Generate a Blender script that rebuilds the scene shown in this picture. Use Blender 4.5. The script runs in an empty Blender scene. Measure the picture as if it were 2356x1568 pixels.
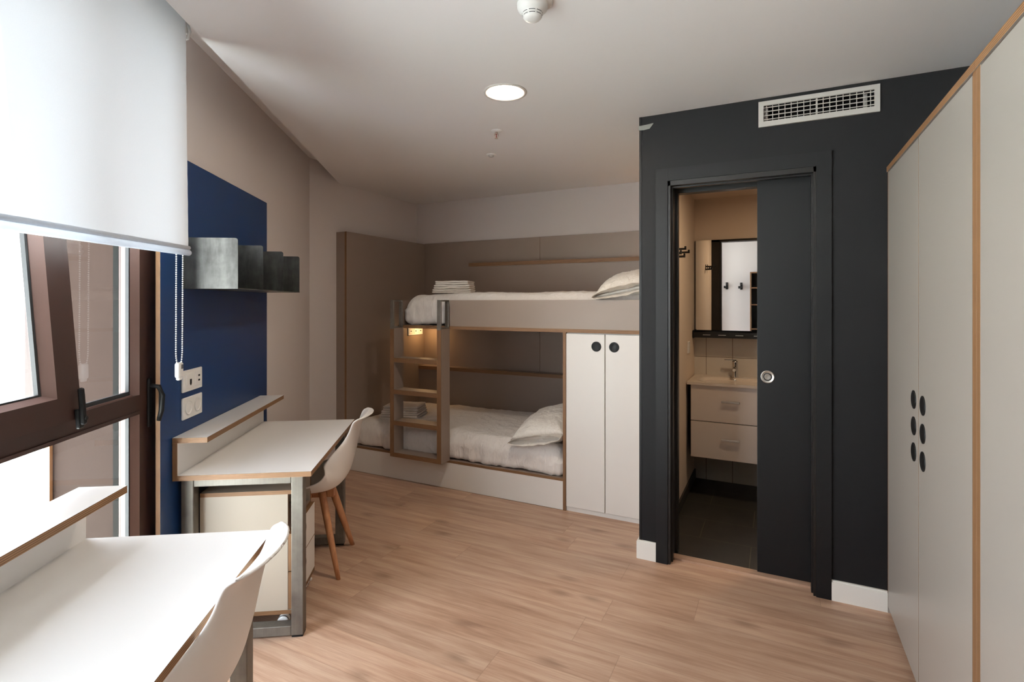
import bpy, bmesh, math, random
from mathutils import Vector, Matrix, noise
random.seed(7)
S = bpy.context.scene
COL = S.collection
R = math.radians
PI = math.pi

# ------------------------------------------------------------------ room axes
# world: X along the bunk wall, Y into the room.  The window facade runs at 123.1 degrees:
# u = distance along the facade, v = distance from it towards the room (camera axis at v = 0)
FANG = 123.10937
FU = (math.cos(R(FANG)), math.sin(R(FANG)))
FV = (FU[1], -FU[0])
def UV(u, v, z=0.0):
    return (u*FU[0]+v*FV[0], u*FU[1]+v*FV[1], z)

# ------------------------------------------------------------------ materials
def newmat(name):
    m = bpy.data.materials.new(name); m.use_nodes = True
    nt = m.node_tree; nt.nodes.clear()
    out = nt.nodes.new('ShaderNodeOutputMaterial')
    b = nt.nodes.new('ShaderNodeBsdfPrincipled')
    nt.links.new(b.outputs[0], out.inputs[0])
    return m, nt, b, out
def N(nt, typ, **kw):
    n = nt.nodes.new(typ)
    for k, v in kw.items(): setattr(n, k, v)
    return n
def srgb(r, g, b):
    f = lambda c: (c/255/12.92) if c/255 <= .04045 else ((c/255+.055)/1.055)**2.4
    return (f(r), f(g), f(b), 1)
def math_(nt, op, a, b=None, c=None):
    n = nt.nodes.new('ShaderNodeMath'); n.operation = op
    for i, x in enumerate((a, b, c)):
        if x is None: continue
        if isinstance(x, (int, float)): n.inputs[i].default_value = x
        else: nt.links.new(x, n.inputs[i])
    return n.outputs[0]
def mix_(nt, f, a, b):
    n = nt.nodes.new('ShaderNodeMix'); n.data_type = 'RGBA'
    for i, x in ((0, f), (6, a), (7, b)):
        if isinstance(x, (int, float)): n.inputs[i].default_value = x
        elif isinstance(x, tuple): n.inputs[i].default_value = x
        else: nt.links.new(x, n.inputs[i])
    return n.outputs[2]
def noise_(nt, vec, scale, detail=3, rough=.5, dim='3D'):
    n = nt.nodes.new('ShaderNodeTexNoise'); n.noise_dimensions = dim
    n.inputs['Scale'].default_value = scale; n.inputs['Detail'].default_value = detail
    n.inputs['Roughness'].default_value = rough
    if vec is not None: nt.links.new(vec, n.inputs['Vector'])
    return n.outputs['Fac']
def ramp_(nt, fac, stops):
    n = nt.nodes.new('ShaderNodeValToRGB')
    el = n.color_ramp.elements
    while len(el) < len(stops): el.new(.5)
    for e, (p, c) in zip(el, stops): e.position = p; e.color = c
    nt.links.new(fac, n.inputs[0])
    return n.outputs[0]
def bump_(nt, b, h, strength, dist=.002):
    n = nt.nodes.new('ShaderNodeBump'); n.inputs['Strength'].default_value = strength
    n.inputs['Distance'].default_value = dist
    nt.links.new(h, n.inputs['Height']); nt.links.new(n.outputs[0], b.inputs['Normal'])

def plain(name, col, rough=.5, metal=0.0, var=.04, vscale=6, bump=0.0, bscale=300, spec=None, coat=0):
    m, nt, b, _ = newmat(name)
    tc = N(nt, 'ShaderNodeTexCoord').outputs['Object']
    f = noise_(nt, tc, vscale, 3)
    d = tuple(c*(1-var) for c in col[:3])+(1,); l = tuple(min(1, c*(1+var)) for c in col[:3])+(1,)
    nt.links.new(mix_(nt, f, d, l), b.inputs['Base Color'])
    b.inputs['Roughness'].default_value = rough; b.inputs['Metallic'].default_value = metal
    if spec is not None: b.inputs['Specular IOR Level'].default_value = spec
    if coat: b.inputs['Coat Weight'].default_value = coat
    if bump: bump_(nt, b, noise_(nt, tc, bscale, 2), bump)
    return m

M = {}
M['wall'] = plain('wall_paint', srgb(217, 208, 204), .85, var=.015, vscale=2, bump=.12, bscale=220)
M['ceil'] = plain('ceiling_paint', srgb(238, 234, 232), .9, var=.01, vscale=2)
M['dark'] = plain('dark_paint', srgb(21, 21, 23), .62, var=.05, vscale=3, bump=.1, bscale=260, spec=.25)
M['darkwood'] = plain('dark_lacquer', srgb(17, 18, 20), .48, var=.03, vscale=9, spec=.3)
M['white_lam'] = plain('white_laminate', srgb(226, 222, 216), .38, var=.01, vscale=3)
M['desk_lam'] = plain('desk_laminate', srgb(232, 229, 226), .42, var=.008, vscale=3)
M['cream_lam'] = plain('cream_laminate', srgb(174, 163, 147), .45, var=.015, vscale=4)
M['ward_lam'] = plain('wardrobe_laminate', srgb(166, 160, 152), .36, var=.015, vscale=2)
M['taupe'] = plain('taupe_laminate', srgb(142, 125, 113), .42, var=.04, vscale=5)
M['blue'] = plain('blue_laminate', srgb(17, 52, 97), .45, var=.04, vscale=3)
M['black'] = plain('black_plastic', srgb(15, 16, 17), .5, var=.05, vscale=20, spec=.3)
M['blackmetal'] = plain('black_metal', srgb(16, 14, 13), .4, var=.05, vscale=20)
M['grey_rubber'] = plain('grey_rubber', srgb(110, 110, 110), .7)
M['whiteplast'] = plain('white_plastic', srgb(232, 230, 226), .35, var=.01)
M['shell'] = plain('white_shell_plastic', srgb(232, 226, 220), .38, var=.01)
M['trim'] = plain('white_trim', srgb(232, 229, 222), .4, var=.01)
M['chrome'] = plain('chrome', srgb(205, 205, 205), .16, 1.0, var=.03)
M['brushed'] = plain('brushed_nickel', srgb(190, 186, 178), .32, 1.0, var=.04, vscale=40)
M['brownalu'] = plain('brown_aluminium', srgb(52, 32, 26), .42, var=.07, vscale=5, bump=.05, bscale=500)
M['litbead'] = plain('lit_brown_bead', srgb(108, 84, 78), .4, var=.03, vscale=5)  # lighter than the frame: light caught by the bevel is put into the colour
M['cladding'] = plain('brown_cladding', srgb(46, 35, 30), .7, var=.10, vscale=5, spec=.08)
M['gasket'] = plain('gasket', srgb(28, 30, 32), .6)
M['stripgrey'] = plain('grey_strip', srgb(22, 23, 22), .7, var=.08, vscale=60, spec=.08)
M['glassglint'] = plain('glass_glint', srgb(244, 244, 236), .6, var=.01)  # near-white colour standing in for a bright reflection in the glass
M['legwood'] = None
M['towel'] = plain('terry_towel', srgb(226, 218, 210), .95, var=.03, vscale=60, bump=.7, bscale=700)
M['ceramic'] = plain('ceramic', srgb(226, 214, 200), .15, var=.01, coat=.3)
M['vanity'] = plain('vanity_gloss', srgb(226, 214, 204), .3, var=.01, coat=.2)
M['tape'] = plain('grey_tape', srgb(135, 136, 130), .5, var=.12, vscale=120)
M['bath_paint'] = plain('bathroom_paint', srgb(224, 208, 190), .8, var=.015, vscale=2)
M['sensor'] = plain('sensor_lens', srgb(170, 165, 160), .4)
M['redglass'] = plain('red_bulb', srgb(120, 40, 30), .2)
M['copper'] = plain('pale_metal', srgb(190, 170, 155), .35, .6)
M['grille'] = plain('grille_paint', srgb(214, 209, 202), .45, var=.02)
M['duct'] = plain('duct_dark', srgb(14, 12, 11), .9, var=.3, vscale=14, spec=.1)

def linen(name, col):
    m, nt, b, _ = newmat(name)
    tc = N(nt, 'ShaderNodeTexCoord').outputs['Object']
    f = noise_(nt, tc, 3, 3)
    nt.links.new(mix_(nt, f, tuple(c*.96 for c in col[:3])+(1,), col), b.inputs['Base Color'])
    b.inputs['Roughness'].default_value = .85
    b.inputs['Sheen Weight'].default_value = .25
    mp = N(nt, 'ShaderNodeMapping'); nt.links.new(tc, mp.inputs[0]); mp.inputs['Scale'].default_value = (1, 1, .55)
    mp.inputs['Rotation'].default_value = (0, 0, .5)
    n1 = noise_(nt, mp.outputs[0], 5.5, 2, .5)
    r1 = math_(nt, 'POWER', math_(nt, 'SUBTRACT', 1.0, math_(nt, 'MULTIPLY', math_(nt, 'ABSOLUTE', math_(nt, 'SUBTRACT', n1, .5)), 5.0)), 2.0)
    mp2 = N(nt, 'ShaderNodeMapping'); nt.links.new(tc, mp2.inputs[0]); mp2.inputs['Scale'].default_value = (1, 1, .35); mp2.inputs['Rotation'].default_value = (0, 0, -.6)
    n2 = noise_(nt, mp2.outputs[0], 13, 3, .55)
    r2 = math_(nt, 'POWER', math_(nt, 'SUBTRACT', 1.0, math_(nt, 'MULTIPLY', math_(nt, 'ABSOLUTE', math_(nt, 'SUBTRACT', n2, .5)), 5.0)), 2.0)
    h = math_(nt, 'ADD', math_(nt, 'MULTIPLY', r1, .6), math_(nt, 'MULTIPLY', r2, .35))
    bump_(nt, b, h, .75, .012)
    return m
M['linen'] = linen('white_linen', srgb(228, 222, 216))
M['pillow'] = linen('pillow_cotton', srgb(234, 228, 219))

def ply():
    m, nt, b, _ = newmat('plywood_edge')
    uv = N(nt, 'ShaderNodeUVMap').outputs[0]
    sp = N(nt, 'ShaderNodeSeparateXYZ'); nt.links.new(uv, sp.inputs[0])
    cx = N(nt, 'ShaderNodeCombineXYZ')
    nt.links.new(math_(nt, 'MULTIPLY', sp.outputs[0], 9), cx.inputs[0])
    nt.links.new(math_(nt, 'MULTIPLY', sp.outputs[1], 5), cx.inputs[1])
    g = noise_(nt, cx.outputs[0], 2.0, 5, .65)
    v = math_(nt, 'ADD', math_(nt, 'MULTIPLY', sp.outputs[1], 4.0), math_(nt, 'MULTIPLY', g, .12))
    s = math_(nt, 'SINE', math_(nt, 'MULTIPLY', v, 2*PI))
    s = math_(nt, 'ADD', math_(nt, 'MULTIPLY', s, .5), .5)
    s = math_(nt, 'ADD', math_(nt, 'MULTIPLY', s, .55), math_(nt, 'MULTIPLY', g, .5))
    c = ramp_(nt, s, [(.1, srgb(68, 44, 26)), (.55, srgb(124, 88, 56)), (.95, srgb(160, 122, 82))])
    nt.links.new(c, b.inputs['Base Color']); b.inputs['Roughness'].default_value = .6
    bump_(nt, b, s, .15, .001)
    return m
M['ply'] = ply()

def legwood():
    m, nt, b, _ = newmat('beech_wood')
    tc = N(nt, 'ShaderNodeTexCoord').outputs['Object']
    mp = N(nt, 'ShaderNodeMapping'); nt.links.new(tc, mp.inputs[0]); mp.inputs['Scale'].default_value = (30, 30, 3)
    f = noise_(nt, mp.outputs[0], 2.0, 4, .6)
    nt.links.new(ramp_(nt, f, [(.25, srgb(160, 104, 68)), (.75, srgb(202, 148, 104))]), b.inputs['Base Color'])
    b.inputs['Roughness'].default_value = .5
    return m
M['legwood'] = legwood()

def steel():
    m, nt, b, _ = newmat('raw_steel')
    tc = N(nt, 'ShaderNodeTexCoord').outputs['Object']
    f = noise_(nt, tc, 7, 4, .6)
    mp = N(nt, 'ShaderNodeMapping'); nt.links.new(tc, mp.inputs[0]); mp.inputs['Scale'].default_value = (90, 90, 4)
    g = noise_(nt, mp.outputs[0], 1.5, 3)
    h = math_(nt, 'ADD', math_(nt, 'MULTIPLY', f, .85), math_(nt, 'MULTIPLY', g, .15))
    nt.links.new(ramp_(nt, h, [(.3, srgb(96, 90, 84)), (.55, srgb(122, 117, 109)), (.8, srgb(150, 147, 139))]), b.inputs['Base Color'])
    b.inputs['Metallic'].default_value = .55
    nt.links.new(ramp_(nt, f, [(.3, (.42, .42, .42, 1)), (.7, (.55, .55, .55, 1))]), b.inputs['Roughness'])
    return m
M['steel'] = steel()
def sheet():
    m, nt, b, _ = newmat('blackened_sheet_steel')
    tc = N(nt, 'ShaderNodeTexCoord').outputs['Object']
    mp = N(nt, 'ShaderNodeMapping'); nt.links.new(tc, mp.inputs[0]); mp.inputs['Scale'].default_value = (6, 12, 2.0)
    f = noise_(nt, mp.outputs[0], 1.2, 4, .65)
    f2 = noise_(nt, tc, 17, 3, .6)
    h = math_(nt, 'ADD', math_(nt, 'MULTIPLY', f, .65), math_(nt, 'MULTIPLY', f2, .35))
    nt.links.new(ramp_(nt, h, [(.32, srgb(62, 61, 59)), (.5, srgb(96, 96, 93)), (.70, srgb(124, 125, 121))]), b.inputs['Base Color'])
    b.inputs['Metallic'].default_value = .75; b.inputs['Roughness'].default_value = .42
    return m
M['sheet'] = sheet()

def oak():
    m, nt, b, _ = newmat('oak_plank_floor')
    tc = N(nt, 'ShaderNodeTexCoord').outputs['Object']
    sp = N(nt, 'ShaderNodeSeparateXYZ'); nt.links.new(tc, sp.inputs[0])
    W, L = .193, 1.29
    ry = math_(nt, 'DIVIDE', math_(nt, 'ADD', sp.outputs[1], 10.03), W)
    row = math_(nt, 'FLOOR', ry)
    wn = N(nt, 'ShaderNodeTexWhiteNoise'); wn.noise_dimensions = '1D'; nt.links.new(row, wn.inputs['W'])
    rx = math_(nt, 'ADD', math_(nt, 'DIVIDE', math_(nt, 'ADD', sp.outputs[0], 20), L), wn.outputs['Value'])
    colm = math_(nt, 'FLOOR', rx)
    cb = N(nt, 'ShaderNodeCombineXYZ'); nt.links.new(row, cb.inputs[0]); nt.links.new(colm, cb.inputs[1])
    w2 = N(nt, 'ShaderNodeTexWhiteNoise'); w2.noise_dimensions = '2D'; nt.links.new(cb.outputs[0], w2.inputs['Vector'])
    pid = w2.outputs['Value']
    # grain coordinates stretched along the plank, shifted per plank
    gx = math_(nt, 'ADD', math_(nt, 'MULTIPLY', sp.outputs[0], 1.15), math_(nt, 'MULTIPLY', pid, 37))
    gy = math_(nt, 'ADD', math_(nt, 'MULTIPLY', sp.outputs[1], 13), math_(nt, 'MULTIPLY', pid, 11))
    gv = N(nt, 'ShaderNodeCombineXYZ'); nt.links.new(gx, gv.inputs[0]); nt.links.new(gy, gv.inputs[1])
    g1 = noise_(nt, gv.outputs[0], 1.6, 6, .62)
    gv2 = N(nt, 'ShaderNodeCombineXYZ')
    nt.links.new(math_(nt, 'MULTIPLY', gx, 2.2), gv2.inputs[0]); nt.links.new(math_(nt, 'MULTIPLY', gy, 6.0), gv2.inputs[1])
    g2 = noise_(nt, gv2.outputs[0], 2.0, 4, .6)
    h = math_(nt, 'ADD', math_(nt, 'MULTIPLY', g1, .7), math_(nt, 'MULTIPLY', g2, .3))
    base = ramp_(nt, h, [(.3, srgb(154, 119, 98)), (.46, srgb(182, 148, 125)), (.6, srgb(200, 169, 146)), (.78, srgb(214, 187, 166))])
    tint = mix_(nt, pid, (.86, .85, .84, 1), (1.05, 1.04, 1.03, 1))
    mul = N(nt, 'ShaderNodeMix'); mul.data_type = 'RGBA'; mul.blend_type = 'MULTIPLY'; mul.inputs[0].default_value = 1
    nt.links.new(base, mul.inputs[6]); nt.links.new(tint, mul.inputs[7])
    # knots: small dark ellipses
    kv = N(nt, 'ShaderNodeCombineXYZ')
    nt.links.new(math_(nt, 'ADD', math_(nt, 'MULTIPLY', sp.outputs[0], 1.35), math_(nt, 'MULTIPLY', g1, .25)), kv.inputs[0])
    nt.links.new(math_(nt, 'ADD', math_(nt, 'MULTIPLY', sp.outputs[1], 3.1), math_(nt, 'MULTIPLY', g1, .25)), kv.inputs[1])
    vo = N(nt, 'ShaderNodeTexVoronoi'); vo.inputs['Scale'].default_value = 1.0; vo.voronoi_dimensions = '2D'; nt.links.new(kv.outputs[0], vo.inputs['Vector'])
    kn = ramp_(nt, vo.outputs['Distance'], [(.02, (1, 1, 1, 1)), (.11, (0, 0, 0, 1))])
    kcol = mix_(nt, math_(nt, 'MULTIPLY', kn, .38), mul.outputs[2], srgb(92, 62, 46))
    # joints
    fy = math_(nt, 'SUBTRACT', ry, row); fx = math_(nt, 'SUBTRACT', rx, colm)
    ey = math_(nt, 'LESS_THAN', fy, .010); ex = math_(nt, 'LESS_THAN', fx, .0016)
    e = math_(nt, 'MAXIMUM', ey, ex)
    col = mix_(nt, math_(nt, 'MULTIPLY', e, .38), kcol, srgb(80, 52, 38))
    nt.links.new(col, b.inputs['Base Color'])
    nt.links.new(ramp_(nt, g2, [(.3, (.36, .36, .36, 1)), (.7, (.48, .48, .48, 1))]), b.inputs['Roughness'])
    b.inputs['Specular IOR Level'].default_value = .4
    hh = math_(nt, 'SUBTRACT', g2, math_(nt, 'MULTIPLY', e, 1.5))
    bump_(nt, b, hh, .1, .001)
    return m
M['oak'] = oak()

def tiles(name, ca, cb_, joint, tw, th, ox, oz, axis='XZ', gap=.004, stagger=0, rough=.3):
    m, nt, b, _ = newmat(name)
    tc = N(nt, 'ShaderNodeTexCoord').outputs['Object']
    sp = N(nt, 'ShaderNodeSeparateXYZ'); nt.links.new(tc, sp.inputs[0])
    A = sp.outputs['XYZ'.index(axis[0])]; B = sp.outputs['XYZ'.index(axis[1])]
    rb = math_(nt, 'DIVIDE', math_(nt, 'ADD', B, oz+10*th), th); row = math_(nt, 'FLOOR', rb)
    ra = math_(nt, 'DIVIDE', math_(nt, 'ADD', A, ox+10*tw), tw)
    if stagger: ra = math_(nt, 'ADD', ra, math_(nt, 'MULTIPLY', row, stagger))
    colm = math_(nt, 'FLOOR', ra)
    fa = math_(nt, 'SUBTRACT', ra, colm); fb = math_(nt, 'SUBTRACT', rb, row)
    e = math_(nt, 'MAXIMUM', math_(nt, 'LESS_THAN', fa, gap/tw), math_(nt, 'LESS_THAN', fb, gap/th))
    n = noise_(nt, tc, 8, 4, .6)
    c = mix_(nt, e, mix_(nt, n, ca, cb_), joint)
    nt.links.new(c, b.inputs['Base Color']); b.inputs['Roughness'].default_value = rough
    bump_(nt, b, math_(nt, 'SUBTRACT', 1.0, e), .3, .001)
    return m
M['walltile'] = tiles('white_wall_tile', srgb(206, 200, 190), srgb(214, 208, 198), srgb(96, 78, 62), .2, .4, .509-.2*2, .197, 'XZ', .0035)
M['floortile'] = tiles('slate_floor_tile', srgb(40, 38, 36), srgb(58, 56, 52), srgb(86, 82, 66), .58, .3, .42, -3.42+3.0, 'XY', .004, .5, .45)

def glassmat(name, refl=.35):
    m = bpy.data.materials.new(name); m.use_nodes = True; nt = m.node_tree; nt.nodes.clear()
    o = N(nt, 'ShaderNodeOutputMaterial'); t = N(nt, 'ShaderNodeBsdfTransparent'); g = N(nt, 'ShaderNodeBsdfGlossy')
    t.inputs[0].default_value = (.97, .97, .97, 1); g.inputs['Roughness'].default_value = .02
    lw = N(nt, 'ShaderNodeLayerWeight'); lw.inputs[0].default_value = .5
    fac = math_(nt, 'ADD', math_(nt, 'MULTIPLY', math_(nt, 'POWER', lw.outputs['Facing'], 4.0), .8), .04)
    mx = N(nt, 'ShaderNodeMixShader'); nt.links.new(fac, mx.inputs[0])
    nt.links.new(t.outputs[0], mx.inputs[1]); nt.links.new(g.outputs[0], mx.inputs[2]); nt.links.new(mx.outputs[0], o.inputs[0])
    return m
M['glass'] = glassmat('window_glass')
def blindmat(name='roller_blind_fabric', tf=.12):
    m = bpy.data.materials.new(name); m.use_nodes = True; nt = m.node_tree; nt.nodes.clear()
    o = N(nt, 'ShaderNodeOutputMaterial')
    d = N(nt, 'ShaderNodeBsdfDiffuse'); t = N(nt, 'ShaderNodeBsdfTranslucent'); tr = N(nt, 'ShaderNodeBsdfTransparent')
    d.inputs[0].default_value = srgb(226, 226, 226); t.inputs[0].default_value = srgb(216, 222, 230)
    tc = N(nt, 'ShaderNodeTexCoord').outputs['Object']
    w = noise_(nt, tc, 320, 2)
    m1 = N(nt, 'ShaderNodeMixShader'); m1.inputs[0].default_value = tf
    nt.links.new(d.outputs[0], m1.inputs[1]); nt.links.new(t.outputs[0], m1.inputs[2])
    m2 = N(nt, 'ShaderNodeMixShader')
    nt.links.new(math_(nt, 'MULTIPLY', w, .05), m2.inputs[0])
    nt.links.new(m1.outputs[0], m2.inputs[1]); nt.links.new(tr.outputs[0], m2.inputs[2]); nt.links.new(m2.outputs[0], o.inputs[0])
    return m
M['blind'] = blindmat()
M['hem'] = blindmat('blind_hem_fabric', .5)
def emis(name, col, s):
    m = bpy.data.materials.new(name); m.use_nodes = True; nt = m.node_tree; nt.nodes.clear()
    o = N(nt, 'ShaderNodeOutputMaterial'); e = N(nt, 'ShaderNodeEmission'); e.inputs[0].default_value = col; e.inputs[1].default_value = s
    nt.links.new(e.outputs[0], o.inputs[0]); return m
M['lamp'] = emis('downlight_glow', (1, .84, .66, 1), 150)
M['bathlamp'] = emis('bathroom_lamp_glow', (1, .72, .46, 1), 95)
M['readlamp'] = emis('reading_lamp_glow', (1, .58, .24, 1), 150)
def mirrormat():
    m, nt, b, _ = newmat('mirror_silver')
    b.inputs['Base Color'].default_value = (.9, .9, .89, 1); b.inputs['Metallic'].default_value = 1; b.inputs['Roughness'].default_value = .01
    return m
M['mirror'] = mirrormat()

# ------------------------------------------------------------------ mesh builder
class MB:
    def __init__(s):
        s.bm = bmesh.new(); s.uv = s.bm.loops.layers.uv.new('UVMap'); s.T = None
    def _v(s, p):
        p = Vector(p)
        if s.T is not None: p = s.T @ p
        return s.bm.verts.new(p)
    def _f(s, vs, mi=0, uvs=None, smooth=False):
        try: f = s.bm.faces.new(vs)
        except ValueError: return None
        f.material_index = mi; f.smooth = smooth
        if uvs:
            for l, w in zip(f.loops, uvs): l[s.uv].uv = w
        return f
    def box(s, x0, x1, y0, y1, z0, z1, mi=0, edge=None, thin=None, skip=()):
        """edge = material index of the faces that are not the broad ones (thin = axis of the board's thickness)"""
        lo = (min(x0, x1), min(y0, y1), min(z0, z1)); hi = (max(x0, x1), max(y0, y1), max(z0, z1))
        ext = [hi[i]-lo[i] for i in range(3)]
        if thin is None: thin = ext.index(min(ext))
        c = [s._v((hi[0] if i & 1 else lo[0], hi[1] if i & 2 else lo[1], hi[2] if i & 4 else lo[2])) for i in range(8)]
        q = [lambda i: (hi[0] if i & 1 else lo[0], hi[1] if i & 2 else lo[1], hi[2] if i & 4 else lo[2])][0]
        faces = {'-x': (0, 4, 6, 2), '+x': (1, 3, 7, 5), '-y': (0, 1, 5, 4), '+y': (2, 6, 7, 3), '-z': (0, 2, 3, 1), '+z': (4, 5, 7, 6)}
        for k, ids in faces.items():
            if k in skip: continue
            ax = 'xyz'.index(k[1])
            if edge is not None and ax != thin:
                other = [a for a in range(3) if a not in (ax, thin)][0]
                uvs = [(q(i)[other], (q(i)[thin]-lo[thin])/max(ext[thin], 1e-6)) for i in ids]
                s._f([c[i] for i in ids], edge, uvs)
            else:
                oth = [a for a in range(3) if a != ax]
                s._f([c[i] for i in ids], mi, [(q(i)[oth[0]], q(i)[oth[1]]) for i in ids])
        return s
    def rbox(s, x0, x1, y0, y1, z0, z1, r=.004, mi=0, seg=2):
        b2 = bmesh.new()
        bmesh.ops.create_cube(b2, size=1)
        for v in b2.verts:
            v.co = Vector(((x0+x1)/2+v.co.x*abs(x1-x0), (y0+y1)/2+v.co.y*abs(y1-y0), (z0+z1)/2+v.co.z*abs(z1-z0)))
        bmesh.ops.bevel(b2, geom=list(b2.edges), offset=r, segments=seg, affect='EDGES', profile=.5)
        s.merge(b2, mi); return s
    def merge(s, b2, mi=0, smooth=False):
        mp = {}
        for v in b2.verts: mp[v] = s._v(v.co)
        for f in b2.faces: s._f([mp[v] for v in f.verts], mi if mi is not None else f.material_index, None, smooth)
        b2.free()
    def cyl(s, a, b, r0, r1=None, n=24, mi=0, caps=True, smooth=True):
        a = Vector(a); b = Vector(b); r1 = r0 if r1 is None else r1
        d = (b-a).normalized(); h = Vector((1, 0, 0)) if abs(d.x) < .9 else Vector((0, 1, 0))
        e1 = d.cross(h).normalized(); e2 = d.cross(e1)
        A = []; B = []
        for i in range(n):
            t = 2*PI*i/n; o = e1*math.cos(t)+e2*math.sin(t)
            A.append(s._v(a+o*r0)); B.append(s._v(b+o*r1))
        for i in range(n):
            j = (i+1) % n; s._f([A[i], A[j], B[j], B[i]], mi, None, smooth)
        if caps: s._f(A[::-1], mi); s._f(B, mi)
        return s
    def lathe(s, prof, center=(0, 0, 0), axis='z', n=32, mi=0):
        """prof: list of (radius, height)"""
        C = Vector(center); rings = []
        for r, h in prof:
            ring = []
            for i in range(n):
                t = 2*PI*i/n
                if axis == 'z': p = Vector((r*math.cos(t), r*math.sin(t), h))
                elif axis == 'y': p = Vector((r*math.cos(t), h, r*math.sin(t)))
                else: p = Vector((h, r*math.cos(t), r*math.sin(t)))
                if r < 1e-6:
                    ring = [s._v(C+p)]; break
                ring.append(s._v(C+p))
            rings.append(ring)
        for a, b in zip(rings, rings[1:]):
            for i in range(n):
                j = (i+1) % n
                if len(a) == 1 and len(b) == 1: continue
                if len(a) == 1: s._f([a[0], b[j], b[i]], mi, None, True)
                elif len(b) == 1: s._f([a[i], a[j], b[0]], mi, None, True)
                else: s._f([a[i], a[j], b[j], b[i]], mi, None, True)
        return s
    def tube(s, pts, r, n=10, mi=0, closed=False):
        pts = [Vector(p) for p in pts]; rings = []
        for k, p in enumerate(pts):
            if closed: d = (pts[(k+1) % len(pts)]-pts[k-1]).normalized()
            else: d = ((pts[min(k+1, len(pts)-1)])-pts[max(k-1, 0)]).normalized()
            h = Vector((0, 0, 1)) if abs(d.z) < .9 else Vector((1, 0, 0))
            e1 = d.cross(h).normalized(); e2 = d.cross(e1)
            rr = r[k] if isinstance(r, (list, tuple)) else r
            rings.append([s._v(p+(e1*math.cos(2*PI*i/n)+e2*math.sin(2*PI*i/n))*rr) for i in range(n)])
        m = len(rings)
        for k in range(m if closed else m-1):
            a = rings[k]; b = rings[(k+1) % m]
            for i in range(n):
                j = (i+1) % n; s._f([a[i], a[j], b[j], b[i]], mi, None, True)
        if not closed: s._f(rings[0][::-1], mi); s._f(rings[-1], mi)
        return s
    def prism(s, poly, z0, z1, mi=0, mside=None):
        a = [s._v((x, y, z0)) for x, y in poly]; b = [s._v((x, y, z1)) for x, y in poly]
        s._f(a[::-1], mi); s._f(b, mi); n = len(poly)
        for i in range(n):
            j = (i+1) % n; s._f([a[i], a[j], b[j], b[i]], mi if mside is None else mside)
        return s
    def sph(s, c, r, mi=0, u=12, v=8, sc=(1, 1, 1)):
        b2 = bmesh.new(); bmesh.ops.create_uvsphere(b2, u_segments=u, v_segments=v, radius=r)
        for w in b2.verts: w.co = Vector((w.co.x*sc[0]+c[0], w.co.y*sc[1]+c[1], w.co.z*sc[2]+c[2]))
        s.merge(b2, mi, True); return s

def link(name, mb, mats, parent=None, off=(0, 0, 0), loc=(0, 0, 0), rotz=0, recalc=True, mods=None):
    off = Vector(off)
    for v in mb.bm.verts: v.co -= off
    if recalc: bmesh.ops.recalc_face_normals(mb.bm, faces=mb.bm.faces)
    me = bpy.data.meshes.new(name); mb.bm.to_mesh(me); mb.bm.free()
    for m in (mats if isinstance(mats, (list, tuple)) else [mats]): me.materials.append(M[m] if isinstance(m, str) else m)
    o = bpy.data.objects.new(name, me); COL.objects.link(o)
    if parent is not None: o.parent = parent
    else: o.location = loc; o.rotation_euler = (0, 0, rotz)
    return o
def props(o, label=None, cat=None, group=None, kind=None):
    if label: o['label'] = label
    if cat: o['category'] = cat
    if group: o['group'] = group
    if kind: o['kind'] = kind
    return o

class Thing:
    """an Empty at the thing's base; frame 'W' = world axes, 'F' = facade axes (x = u, y = -v)"""
    def __init__(s, name, label, cat, base=(0, 0, 0), frame='W', group=None, kind=None):
        s.base = Vector(base); s.frame = frame
        o = bpy.data.objects.new(name, None); COL.objects.link(o); o.empty_display_size = .1
        s.o = o
        if frame == 'W': o.location = s.base
        else:
            o.location = UV(base[0], -base[1], base[2]); o.rotation_euler = (0, 0, R(FANG))
        props(o, label, cat, group, kind)
    def part(s, name, mb, mats, parent=None, label=None):
        o = link(name, mb, mats, parent or s.o, s.base)
        if label: o['label'] = label
        return o
def single(name, mb, mats, base, label=None, cat=None, frame='W', group=None, kind=None):
    if frame == 'W': o = link(name, mb, mats, None, base, base)
    else: o = link(name, mb, mats, None, base, UV(base[0], -base[1], base[2]), R(FANG))
    return props(o, label, cat, group, kind)
def F(mb, u0, u1, v0, v1, z0, z1, **k):      # box in facade coordinates
    return mb.box(u0, u1, -v0, -v1, z0, z1, **k)

def holes_wall(mb, a0, a1, z0, z1, holes, put):
    """cells of a wall around rectangular holes; put(a0,a1,z0,z1)"""
    A = sorted({a0, a1, *[h[0] for h in holes], *[h[1] for h in holes]})
    Z = sorted({z0, z1, *[h[2] for h in holes], *[h[3] for h in holes]})
    for i in range(len(A)-1):
        run = None
        for j in range(len(Z)-1):
            ca, cz = (A[i]+A[i+1])/2, (Z[j]+Z[j+1])/2
            inh = any(h[0] < ca < h[1] and h[2] < cz < h[3] for h in holes)
            if not inh: run = [Z[j], Z[j+1]] if run is None else [run[0], Z[j+1]]
            if inh or j == len(Z)-2:
                if run: put(A[i], A[i+1], run[0], run[1]); run = None

# ------------------------------------------------------------------ room shell
ST = dict(kind='structure')
WV = -1.173             # facade wall plane
XL, YB = -3.45, 4.60    # left wall, back wall
YD = 3.0                # dark wall front
ZC, ZR = 2.50, 2.646    # dropped ceiling, recess ceiling
def line_x(v, y): return (v-FV[1]*y)/FV[0]
def line_y(v, x): return (v-FV[0]*x)/FV[1]

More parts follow.
